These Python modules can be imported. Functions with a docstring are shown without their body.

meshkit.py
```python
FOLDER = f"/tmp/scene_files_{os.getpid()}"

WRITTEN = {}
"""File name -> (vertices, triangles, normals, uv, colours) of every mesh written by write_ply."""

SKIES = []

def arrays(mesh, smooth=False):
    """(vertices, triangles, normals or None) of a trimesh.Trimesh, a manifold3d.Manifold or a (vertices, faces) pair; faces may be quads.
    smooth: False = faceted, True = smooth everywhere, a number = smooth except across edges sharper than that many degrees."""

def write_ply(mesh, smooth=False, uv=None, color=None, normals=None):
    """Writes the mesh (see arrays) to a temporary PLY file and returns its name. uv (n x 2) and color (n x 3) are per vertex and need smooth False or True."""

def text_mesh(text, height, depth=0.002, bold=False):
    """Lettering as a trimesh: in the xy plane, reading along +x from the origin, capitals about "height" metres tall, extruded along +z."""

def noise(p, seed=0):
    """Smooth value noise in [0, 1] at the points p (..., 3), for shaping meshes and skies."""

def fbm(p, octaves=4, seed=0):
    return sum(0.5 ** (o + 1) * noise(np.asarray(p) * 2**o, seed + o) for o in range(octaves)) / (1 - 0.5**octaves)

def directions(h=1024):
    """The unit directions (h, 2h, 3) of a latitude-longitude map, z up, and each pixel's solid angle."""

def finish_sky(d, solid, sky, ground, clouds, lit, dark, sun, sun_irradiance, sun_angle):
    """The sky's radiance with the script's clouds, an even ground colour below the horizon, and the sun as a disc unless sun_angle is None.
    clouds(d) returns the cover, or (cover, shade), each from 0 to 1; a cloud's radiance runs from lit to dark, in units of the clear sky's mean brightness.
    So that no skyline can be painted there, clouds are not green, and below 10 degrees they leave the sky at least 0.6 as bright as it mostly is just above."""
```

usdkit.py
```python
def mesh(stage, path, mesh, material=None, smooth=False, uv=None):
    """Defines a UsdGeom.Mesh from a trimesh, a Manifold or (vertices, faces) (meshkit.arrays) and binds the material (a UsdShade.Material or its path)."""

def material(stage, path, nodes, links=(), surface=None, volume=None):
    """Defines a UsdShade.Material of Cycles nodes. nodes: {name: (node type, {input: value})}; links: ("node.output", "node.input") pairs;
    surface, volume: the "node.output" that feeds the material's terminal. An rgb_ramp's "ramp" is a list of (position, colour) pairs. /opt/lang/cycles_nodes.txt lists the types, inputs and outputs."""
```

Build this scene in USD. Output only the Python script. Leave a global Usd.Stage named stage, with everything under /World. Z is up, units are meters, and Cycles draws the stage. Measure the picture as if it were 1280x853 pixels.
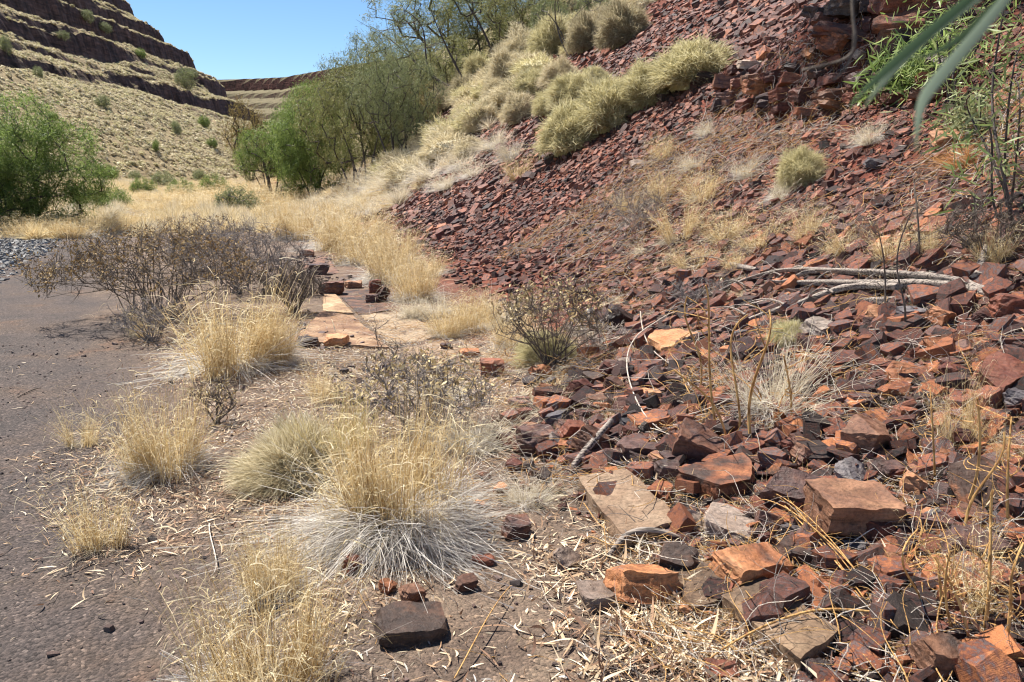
import math, numpy as np, trimesh, manifold3d as mf, usdkit, meshkit
from pxr import Usd, UsdGeom, UsdLux, UsdShade, Gf, Sdf, Vt

# ------------------------------------------------------------------ camera, sky, sun, exposure
stage = Usd.Stage.CreateInMemory()
UsdGeom.SetStageUpAxis(stage, 'Z'); UsdGeom.SetStageMetersPerUnit(stage, 1.0)
UsdGeom.Xform.Define(stage, '/World'); UsdGeom.Scope.Define(stage, '/World/Looks')
FPX, CX, CY, CAMZ = 1005.0, 640.0, 426.5, 1.6
HORIZON = 222.0
PITCH = math.atan((CY - HORIZON) / FPX)
cam = UsdGeom.Camera.Define(stage, '/World/camera')
cam.AddTranslateOp().Set((0, 0, CAMZ)); cam.AddRotateXOp().Set(90 - math.degrees(PITCH))
cam.CreateHorizontalApertureAttr(36.0); cam.CreateVerticalApertureAttr(36.0 * 682 / 1024)
cam.CreateFocalLengthAttr(36.0 * FPX / 1280)
cam.CreateFStopAttr(6.5); cam.CreateFocusDistanceAttr(5.5)
cam.CreateClippingRangeAttr((0.05, 3000.0))
cam.CreateExposureAttr(1.22)
SUN_AZ, SUN_EL = math.radians(-52), math.radians(62)
sun_dir = np.array([math.sin(SUN_AZ) * math.cos(SUN_EL), math.cos(SUN_AZ) * math.cos(SUN_EL), math.sin(SUN_EL)])
usdkit.material(stage, '/World/Looks/sky_look', {
    's': ('sky_texture', dict(sky_type='single_scattering', sun_disc=False, sun_elevation=SUN_EL, sun_rotation=SUN_AZ, altitude=1200.0, air_density=1.0, aerosol_density=0.05, ozone_density=3.0)), 'hs': ('hsv', dict(saturation=1.12)),
    'b': ('background_shader', dict(strength=0.068))}, [('s.color', 'hs.color'), ('hs.color', 'b.color')], surface='b.background')
dome = UsdLux.DomeLight.Define(stage, '/World/sky'); dome.CreateIntensityAttr(1.0)
UsdShade.MaterialBindingAPI.Apply(dome.GetPrim()).Bind(UsdShade.Material.Get(stage, '/World/Looks/sky_look'))
dome.GetPrim().SetCustomDataByKey('kind', 'structure')
sun = UsdLux.DistantLight.Define(stage, '/World/sun')
sun.CreateNormalizeAttr(True); sun.CreateIntensityAttr(1.25); sun.CreateAngleAttr(0.53); sun.CreateColorAttr((1.0, 0.95, 0.87))
_z = sun_dir; _x = np.cross([0, 0, 1], _z); _x /= np.linalg.norm(_x); _y = np.cross(_z, _x)
sun.AddTransformOp().Set(Gf.Matrix4d(*_x, 0, *_y, 0, *_z, 0, 0, 0, 0, 1))

# ------------------------------------------------------------------ helpers: prims
_used = {}
def numbered(path):
    n = _used.get(path, -1) + 1; _used[path] = n
    return path if n == 0 else f'{path}_{n:03d}'
def path_of(parent): return '/World' if parent is None else str(parent.GetPath())
def tag(p, label=None, cat=None, group=None, kind=None):
    for k, v in (('label', label), ('category', cat), ('group', group), ('kind', kind)):
        if v: p.SetCustomDataByKey(k, v)
    return p
BLADES = set()
def blade_shades(m, mesh, mat):
    """every separate blade or leaf of a mesh gets its own number, which its material turns into a shade"""
    if mat not in BLADES or not isinstance(mesh, tuple): return
    from scipy.sparse import coo_matrix
    from scipy.sparse.csgraph import connected_components
    n, f = len(mesh[0]), mesh[1]
    c = connected_components(coo_matrix((np.ones(2*len(f), np.int8), (f[:, :2].ravel(), f[:, 1:].ravel())), shape=(n, n)), directed=False)
    v = np.random.default_rng(c[0]).uniform(0, 1, c[0])[c[1]]
    UsdGeom.PrimvarsAPI(m).CreatePrimvar('shade', Sdf.ValueTypeNames.FloatArray, 'vertex').Set(Vt.FloatArray.FromNumpy(v.astype(np.float32)))
def obj(name, mesh, mat, parent=None, smooth=False, **t):
    g = usdkit.mesh(stage, numbered(path_of(parent) + '/' + name), mesh, M[mat], smooth=smooth); p = g.GetPrim()
    if not smooth: blade_shades(g, mesh, mat)
    return tag(p, **t)
def thing(name, loc=(0, 0, 0), rz=0, scale=None, parent=None, **t):
    x = UsdGeom.Xform.Define(stage, numbered('/World/' + name))
    x.AddTranslateOp().Set(Gf.Vec3d(*map(float, loc)))
    if rz: x.AddRotateZOp().Set(math.degrees(rz))
    if scale is not None: x.AddScaleOp().Set(Gf.Vec3f(*map(float, np.broadcast_to(scale, 3))))
    return tag(x.GetPrim(), **t)
stage.CreateClassPrim('/World/kinds')
def kind_of_thing(name):                                        # a class prim whose children are the parts of every copy
    return UsdGeom.Xform.Define(stage, numbered('/World/kinds/' + name)).GetPrim()
def copy(proto, name, loc, rz=0, scale=None, normal=None, **t):
    x = UsdGeom.Xform.Define(stage, numbered('/World/' + name))
    x.GetPrim().GetReferences().AddInternalReference(proto.GetPath())
    x.GetPrim().SetInstanceable(True)
    x.AddTranslateOp().Set(Gf.Vec3d(*map(float, loc)))
    if normal is not None:
        r = Gf.Rotation(Gf.Vec3d(0, 0, 1), Gf.Vec3d(*map(float, normal)))
        x.AddOrientOp().Set(Gf.Quatf(r.GetQuat()))
    if rz: x.AddRotateZOp().Set(math.degrees(rz))
    if scale is not None: x.AddScaleOp().Set(Gf.Vec3f(*map(float, np.broadcast_to(scale, 3))))
    return tag(x.GetPrim(), **t)
def scatter(name, protos, P, Q, S, idx, mat, label, cat, parent=None):
    """one PointInstancer of many alike small pieces nobody could count"""
    path = numbered('/World/' + name)
    pi = UsdGeom.PointInstancer.Define(stage, path)
    UsdGeom.Scope.Define(stage, path + '/shapes')
    paths = []
    for k, m in enumerate(protos):
        mm = mat[k % len(mat)] if isinstance(mat, (list, tuple)) else mat
        g = usdkit.mesh(stage, f'{path}/shapes/shape_{k:03d}', m, M[mm]); blade_shades(g, m, mm); paths.append(g.GetPath())
    pi.CreatePrototypesRel().SetTargets(paths)
    pi.CreatePositionsAttr(Vt.Vec3fArray.FromNumpy(np.asarray(P, np.float32)))
    q = np.asarray(Q, np.float32)
    pi.CreateOrientationsAttr(Vt.QuathArray([Gf.Quath(float(a), float(b), float(c), float(d)) for a, b, c, d in q]))
    pi.CreateScalesAttr(Vt.Vec3fArray.FromNumpy(np.asarray(S, np.float32)))
    pi.CreateProtoIndicesAttr(Vt.IntArray.FromNumpy(np.asarray(idx, np.int32)))
    return tag(pi.GetPrim(), label, cat, kind='stuff')
def qmul(a, b):
    aw, ax, ay, az = a.T; bw, bx, by, bz = b.T
    return np.stack([aw*bw-ax*bx-ay*by-az*bz, aw*bx+ax*bw+ay*bz-az*by, aw*by-ax*bz+ay*bw+az*bx, aw*bz+ax*by-ay*bx+az*bw], 1)
def qaxis(axis, ang):
    axis = axis / np.linalg.norm(axis, axis=1, keepdims=True)
    return np.column_stack([np.cos(ang/2), axis * np.sin(ang/2)[:, None]])
def qscatter(rng, N, tilt):
    """spin about z, random tilt, then onto the normals N"""
    n = len(N)
    spin = qaxis(np.tile([0., 0, 1], (n, 1)), rng.uniform(0, 2*np.pi, n))
    a = rng.uniform(0, 2*np.pi, n)
    tl = qaxis(np.column_stack([np.cos(a), np.sin(a), 0*a]), rng.normal(0, tilt, n))
    ax = np.cross(np.tile([0., 0, 1], (n, 1)), N) + [1e-9, 0, 0]
    on = qaxis(ax, np.arccos(np.clip(N[:, 2], -1, 1)))
    return qmul(on, qmul(tl, spin))

# ------------------------------------------------------------------ materials
M = {}
def mat(name, nodes, links, surface='p.BSDF', volume=None):
    M[name] = usdkit.material(stage, f'/World/Looks/{name}', nodes, links, surface=surface, volume=volume)
def rock(name, stops, scale=5.0, rough=0.55, strata=0.45, bump=0.6, spread=(0.6, 1.35), hue=0.009, dust=0.14, vary=.5):
    n = {'t': ('texture_coordinate', {}), 'o': ('object_info', {}), 'g': ('geometry', {}),
         'sum': ('math', dict(math_type='add')), 'fr': ('math', dict(math_type='fraction')),
         'off': ('vector_math', dict(math_type='scale', vector1=(37., 61., 23.))), 'c': ('vector_math', dict(math_type='add')),
         'n1': ('noise_texture', dict(scale=scale, detail=5., roughness=0.62, distortion=0.4)),
         'bias': ('math', dict(math_type='multiply_add', value2=vary, value3=-vary/2)), 'f': ('math', dict(math_type='add')),
         'r': ('rgb_ramp', dict(ramp=stops)),
         'm': ('mapping', dict(scale=(4., 4., 60.))), 'n2': ('noise_texture', dict(scale=1.0, detail=3., roughness=0.6)),
         'r2': ('rgb_ramp', dict(ramp=[(0.3, (1-strata,)*3), (0.5, (1, 1, 1)), (0.75, (1+strata*.3,)*3)])),
         'mx': ('mix', dict(mix_type='multiply', fac=1.0)),
         'v': ('map_range', dict(from_min=0., from_max=1., to_min=spread[0], to_max=spread[1])),
         'h': ('map_range', dict(from_min=0., from_max=1., to_min=0.5-hue*.2, to_max=0.5+hue)),
         'hs': ('hsv', dict(saturation=1.0)),
         'n3': ('noise_texture', dict(scale=55., detail=6., roughness=0.7)),
         'nd': ('noise_texture', dict(scale=14., detail=4., roughness=0.7)),
         'rd': ('rgb_ramp', dict(ramp=[(0.48, (0, 0, 0)), (0.72, (dust,)*3)])),
         'md': ('mix', dict(color2=(0.30, 0.19, 0.13))),
         'r3': ('rgb_ramp', dict(ramp=[(.32, (.42,)*3), (.5, (.95,)*3), (.68, (1.3,)*3)])), 'mx3': ('mix', dict(mix_type='multiply', fac=.85)),
         'hsum': ('math', dict(math_type='multiply_add', value2=0.6)),
         'b': ('bump', dict(strength=bump, distance=0.018)),
         'rr': ('map_range', dict(from_min=0.3, from_max=0.7, to_min=rough-.12, to_max=rough+.2)),
         'p': ('principled_bsdf', dict(specular_ior_level=0.28))}
    l = [('g.random_per_island', 'sum.value1'), ('o.random', 'sum.value2'), ('sum.value', 'fr.value1'),
         ('fr.value', 'off.scale'), ('t.object', 'c.vector1'), ('off.vector', 'c.vector2'),
         ('c.vector', 'n1.vector'), ('fr.value', 'bias.value1'), ('n1.fac', 'f.value1'), ('bias.value', 'f.value2'), ('f.value', 'r.fac'),
         ('c.vector', 'm.vector'), ('m.vector', 'n2.vector'), ('n2.fac', 'r2.fac'), ('r.color', 'mx.color1'), ('r2.color', 'mx.color2'),
         ('off.vector', 'nw.vector'), ('nw.value', 'v.value'), ('nw.value', 'h.value'), ('mx.color', 'hs.color'), ('v.result', 'hs.value'), ('h.result', 'hs.hue'),
         ('c.vector', 'nd.vector'), ('nd.fac', 'rd.fac'), ('rd.color', 'md.fac'), ('hs.color', 'md.color1'), ('n3.fac', 'r3.fac'), ('md.color', 'mx3.color1'), ('r3.color', 'mx3.color2'),
         ('c.vector', 'n3.vector'), ('n2.fac', 'hsum.value1'), ('n3.fac', 'hsum.value3'), ('hsum.value', 'b.height'),
         ('n1.fac', 'rr.value'), ('rr.result', 'p.roughness'), ('b.normal', 'p.normal'), ('mx3.color', 'p.base_color')]
    n['nw'] = ('white_noise_texture', dict(dimensions='3D'))
    mat(name, n, l)
RED, MAR, DRK, ORA, GRY, TAN = (.155, .044, .027), (.080, .025, .018), (.028, .018, .016), (.31, .105, .046), (.12, .093, .092), (.3, .19, .13)
rock('scree_stone', [(.12, DRK), (.26, MAR), (.36, (.06, .042, .042)), (.44, RED), (.53, (.21, .068, .038)), (.60, (.10, .045, .036)), (.68, GRY), (.76, (.15, .05, .033)), (.88, ORA)], scale=6, spread=(.5, 1.55), vary=.95)
rock('hill_scree', [(.14, DRK), (.3, MAR), (.42, (.06, .036, .034)), (.5, RED), (.6, (.19, .060, .036)), (.68, (.10, .058, .052)), (.78, (.15, .05, .033)), (.95, (.26, .09, .045))], scale=6, spread=(.6, 1.85), vary=.8)
rock('red_stone', [(.28, MAR), (.45, RED), (.58, (.21, .066, .036)), (.75, (.10, .048, .037))], scale=6)
rock('dark_stone', [(.3, DRK), (.48, (.07, .038, .034)), (.6, (.10, .05, .042)), (.74, (.2, .085, .05))], scale=6, rough=.45)
rock('orange_stone', [(.3, (.05, .026, .019)), (.42, (.21, .07, .032)), (.55, (.33, .125, .055)), (.72, (.38, .18, .095))], scale=5)
rock('brown_stone', [(.32, (.04, .024, .019)), (.46, (.115, .052, .033)), (.58, (.165, .074, .045)), (.74, (.235, .115, .068))], scale=5)
rock('grey_stone', [(.32, (.05, .043, .045)), (.5, (.10, .088, .092)), (.65, (.15, .13, .125)), (.8, (.22, .17, .14))], scale=5, rough=.42)
rock('pale_stone', [(.3, (.13, .085, .065)), (.5, (.25, .175, .13)), (.7, (.33, .25, .2))], scale=6, strata=.25)
rock('worn_concrete', [(.28, (.09, .056, .036)), (.42, (.175, .108, .067)), (.56, (.25, .165, .105)), (.75, (.33, .24, .165))], scale=4, strata=.12, rough=.8, spread=(.85, 1.1))
rock('cream_concrete', [(.28, (.19, .10, .058)), (.42, (.32, .20, .12)), (.56, (.42, .295, .19)), (.75, (.5, .385, .275))], scale=3, strata=.15, rough=.8, spread=(.9, 1.1), dust=.1)
rock('pebble', [(.25, (.05, .04, .04)), (.45, (.11, .075, .065)), (.58, (.17, .10, .08)), (.72, (.2, .16, .15)), (.85, (.3, .14, .08))], scale=20, strata=.2)
rock('grey_gravel', [(.25, (.11, .105, .10)), (.5, (.21, .205, .195)), (.75, (.33, .32, .30))], scale=20, strata=.2)

def blade(name, stops, trans=0.4, rough=.7, jitter=None):
    BLADES.add(name)
    mat(name, {'g': ('attribute', dict(attribute='shade')), 'sm': ('math', dict(math_type='add')), 'fr': ('math', dict(math_type='fraction')), 'r': ('rgb_ramp', dict(ramp=stops)), 'd': ('principled_bsdf', dict(roughness=rough, specular_ior_level=.25)),
               'o': ('object_info', {}), 'v': ('map_range', dict(to_min=1.06, to_max=1.16)), 'hs': ('hsv', {}),
               't': ('translucent_bsdf', {}), 'm': ('mix_closure', dict(fac=trans))},
        [('g.fac', 'sm.value1'), ('o.random', 'sm.value2'), ('sm.value', 'fr.value1'), ('fr.value', 'r.fac'), ('o.random', 'v.value'), ('v.result', 'hs.value'), ('r.color', 'hs.color'),
         ('hs.color', 'd.base_color'), ('hs.color', 't.color'), ('d.BSDF', 'm.closure1'), ('t.BSDF', 'm.closure2')], surface='m.closure')
blade('gold_straw', [(0, (.36, .25, .12)), (.2, (.56, .43, .22)), (.55, (.70, .59, .36)), (1, (.80, .72, .51))])
blade('gold_stalk', [(0, (.24, .15, .06)), (.3, (.44, .31, .14)), (.7, (.60, .46, .24)), (1, (.72, .61, .40))])
blade('pale_straw', [(0, (.32, .26, .18)), (.35, (.53, .46, .33)), (.75, (.66, .60, .46)), (1, (.74, .68, .55))])
blade('grey_straw', [(0, (.34, .30, .26)), (.35, (.54, .50, .44)), (.7, (.70, .66, .59)), (1, (.78, .75, .69))])
blade('spinifex_needle', [(0, (.26, .225, .11)), (.35, (.45, .40, .215)), (.7, (.57, .515, .30)), (1, (.66, .61, .40))])
blade('spinifex_pale', [(0, (.30, .24, .14)), (.35, (.48, .41, .26)), (.7, (.60, .53, .36)), (1, (.68, .62, .46))])
blade('spinifex_dull', [(0, (.17, .145, .085)), (.4, (.32, .275, .165)), (.75, (.45, .39, .25)), (1, (.54, .48, .34))])
blade('mound_green', [(0, (.30, .27, .13)), (1, (.36, .32, .16))], trans=.15)
blade('mound_pale', [(0, (.34, .29, .18)), (1, (.40, .34, .22))], trans=.15)
blade('mound_dull', [(0, (.20, .17, .105)), (1, (.25, .21, .13))], trans=.15)
blade('olive_straw', [(0, (.32, .25, .08)), (.5, (.52, .42, .15)), (1, (.64, .55, .27))])
blade('rust_straw', [(0, (.25, .11, .04)), (.5, (.42, .21, .08)), (1, (.54, .34, .16))])
blade('litter_leaf', [(0, (.12, .065, .045)), (.3, (.30, .18, .105)), (.6, (.50, .37, .23)), (1, (.66, .57, .42))], trans=.12)
blade('leaf_green', [(0, (.075, .11, .025)), (.5, (.15, .215, .05)), (1, (.25, .31, .10))], trans=.45, rough=.5)
blade('leaf_olive', [(0, (.10, .11, .035)), (.5, (.19, .195, .068)), (1, (.29, .28, .12))], trans=.38, rough=.5)
blade('leaf_grey', [(0, (.11, .13, .055)), (.5, (.20, .225, .10)), (1, (.32, .335, .18))], trans=.32, rough=.5)
blade('leaf_bronze', [(0, (.13, .10, .035)), (.5, (.23, .18, .065)), (1, (.31, .24, .10))], trans=.35)
blade('leaf_lime', [(0, (.12, .18, .05)), (.5, (.22, .30, .085)), (1, (.36, .42, .18))], trans=.42, rough=.4)
blade('leaf_rib', [(0, (.24, .26, .13)), (1, (.30, .31, .17))])
blade('leaf_mid', [(0, (.09, .13, .04)), (.5, (.17, .22, .075)), (1, (.30, .34, .16))], trans=.4, rough=.4)
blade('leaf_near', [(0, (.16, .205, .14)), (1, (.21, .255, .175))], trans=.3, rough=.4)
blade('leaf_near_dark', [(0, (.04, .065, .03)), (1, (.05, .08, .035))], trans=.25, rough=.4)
blade('seed_brown', [(0, (.14, .085, .035)), (.5, (.27, .175, .075)), (1, (.40, .29, .14))], trans=.2)
blade('seed_tan', [(0, (.24, .17, .08)), (.5, (.42, .32, .16)), (1, (.56, .46, .27))], trans=.2)
def wood(name, c1, c2, rough=.75, sc=(30., 30., 6.), det=5.):
    mat(name, {'t': ('texture_coordinate', {}), 'm': ('mapping', dict(scale=sc)), 'n': ('noise_texture', dict(scale=2.0, detail=det, roughness=.6)),
               'r': ('rgb_ramp', dict(ramp=[(.38, c1), (.56, c2)])), 'b': ('bump', dict(strength=.6, distance=.01)), 'p': ('principled_bsdf', dict(roughness=rough, specular_ior_level=.3))},
        [('t.object', 'm.vector'), ('m.vector', 'n.vector'), ('n.fac', 'r.fac'), ('n.fac', 'b.height'), ('r.color', 'p.base_color'), ('b.normal', 'p.normal')])
wood('dark_bark', (.035, .026, .022), (.085, .065, .055))
wood('grey_bark', (.10, .085, .075), (.22, .19, .17))
wood('pale_bark', (.3, .24, .2), (.5, .44, .38))
wood('bleached_wood', (.05, .039, .032), (.28, .23, .19), sc=(1., 42., 42.), det=2.)
wood('straw_stalk', (.24, .115, .035), (.50, .30, .11))
wood('white_twig', (.26, .21, .17), (.56, .5, .42))
wood('pale_vine', (.2, .16, .13), (.46, .40, .33))
wood('dark_twig', (.055, .04, .03), (.14, .108, .082))
wood('grey_twig', (.11, .09, .078), (.23, .195, .17))

# ------------------------------------------------------------------ terrain
SA, CA = math.sin(math.radians(20.0)), math.cos(math.radians(20.0))
def uv(x, y): return -SA * x + CA * y, CA * x + SA * y
def xy(u, v): return -SA * u + CA * v, CA * u + SA * v
def sstep(a, b, x):
    t = np.clip((np.asarray(x, float) - a) / (b - a), 0, 1); return t * t * (3 - 2 * t)
def splus(x, w): return w * np.logaddexp(0, x / w)
def p3(x, y, s, k=0.0): return np.stack([np.asarray(x) * s, np.asarray(y) * s, np.zeros_like(np.asarray(x, float)) + k + 7.3], -1)
def H(x, y):
    x, y = np.asarray(x, float), np.asarray(y, float)
    u, v = uv(x, y)
    near = 1 - sstep(4.0, 7.5, u)
    lo = 3.2 - 1.7 * near                                        # where the rubble apron starts
    toe = 4.1 - 0.5 * near + 0.5 * (meshkit.noise(p3(x, y, .28, 3)) - .5)
    z = 0.17 * splus(v - lo, .35) + 0.52 * splus(v - toe, .5)
    z = np.where(z > 9, 9 + 9 * np.tanh((z - 9) / 9), z)         # the crest rounds off
    z = z * (1 - 0.6 * sstep(90, 220, u))
    hill = sstep(2.5, 7, v)
    z = z + hill * (0.55 * (meshkit.fbm(p3(x, y, .30), 4, 5) - .5) + .9 * sstep(8, 16, v) * (meshkit.fbm(p3(x, y, .12, 9), 3, 8) - .5))
    # the steep outcrop banks high on the right
    for (uu, vv, a, w) in ((9.6, 8.6, .75, 1.0), (8.6, 11.0, 1.1, 1.3)):
        d = np.hypot((u - uu) / 1.6, v - vv) / w
        z = z + a * np.exp(-d ** 4)
    verge = np.exp(-((v - .45) / .75) ** 2)
    z = z + .05 * verge * (.6 + meshkit.noise(p3(x, y, 1.3, 1)))
    z = z + .05 * (meshkit.fbm(p3(x, y, .9, 2), 3, 11) - .5) * sstep(-1.5, 0, v) + .015 * (meshkit.fbm(p3(x, y, 3, 4), 2, 14) - .5)
    z = z + .35 * sstep(5.2, 7.5, -v) * sstep(14, 20, u)          # low bank beyond the track
    z = z + .010 * splus(u - 34, 4) * (1 - sstep(-2, 6, v) * .0)
    return z
def N_at(x, y, e=.06):
    gx, gy = (H(x + e, y) - H(x - e, y)) / (2 * e), (H(x, y + e) - H(x, y - e)) / (2 * e)
    n = np.stack([-gx, -gy, np.ones_like(gx)], -1)
    return n / np.linalg.norm(n, axis=-1, keepdims=True)
_sp, _cp = math.sin(PITCH), math.cos(PITCH)
def ray(px, py):
    a, b = (px - CX) / FPX, (CY - py) / FPX
    return np.array([a, _cp + _sp * b, -_sp + _cp * b])
def at(px, py, lift=0.0):
    """the ground point seen at a pixel of the photograph, and metres per pixel there"""
    d = ray(px, py)
    t = np.geomspace(1.2, 400, 2500)
    P = np.array([0, 0, CAMZ]) + t[:, None] * d
    hit = np.nonzero(P[:, 2] < H(P[:, 0], P[:, 1]) + lift)[0]
    k = hit[0] if len(hit) else len(t) - 1
    p = P[k].copy(); p[2] = H(p[0], p[1])
    return p, t[k] / FPX
def along(px, py, dist):
    d = ray(px, py); return np.array([0, 0, CAMZ]) + dist * d

def graded(lo, a, b, hi, step, grow):
    mid = list(np.arange(a, b + 1e-6, step)); s, x = step, b
    while x < hi: s *= grow; x += s; mid.append(x)
    s, x, pre = step, a, []
    while x > lo: s *= grow; x -= s; pre.append(x)
    return np.array(pre[::-1] + mid)
us = graded(-8, 1.0, 11.0, 700, .04, 1.035); vs = graded(-260, -2.5, 8.0, 200, .04, 1.04)
U, V = np.meshgrid(us, vs, indexing='ij'); GX, GY = xy(U, V); GZ = H(GX, GY)
nu, nv = U.shape
gi = np.arange(nu * nv).reshape(nu, nv)
quads = np.stack([gi[:-1, :-1], gi[1:, :-1], gi[1:, 1:], gi[:-1, 1:]], -1).reshape(-1, 4)
gv = np.stack([GX, GY, GZ], -1).reshape(-1, 3)
tracked = lambda x, y: (lambda u, v: (v + .16*np.minimum(u, 16) < .54 + .35*(meshkit.fbm(p3(x, y, .8, 5), 3, 2) - .5)) & (v > np.where(u < 25, -5.2 - .25*np.maximum(u - 8, 0), -4.1)) & (u < 40))(*uv(x, y))
qc = gv[quads].mean(1); on_track = tracked(qc[:, 0], qc[:, 1])
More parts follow.
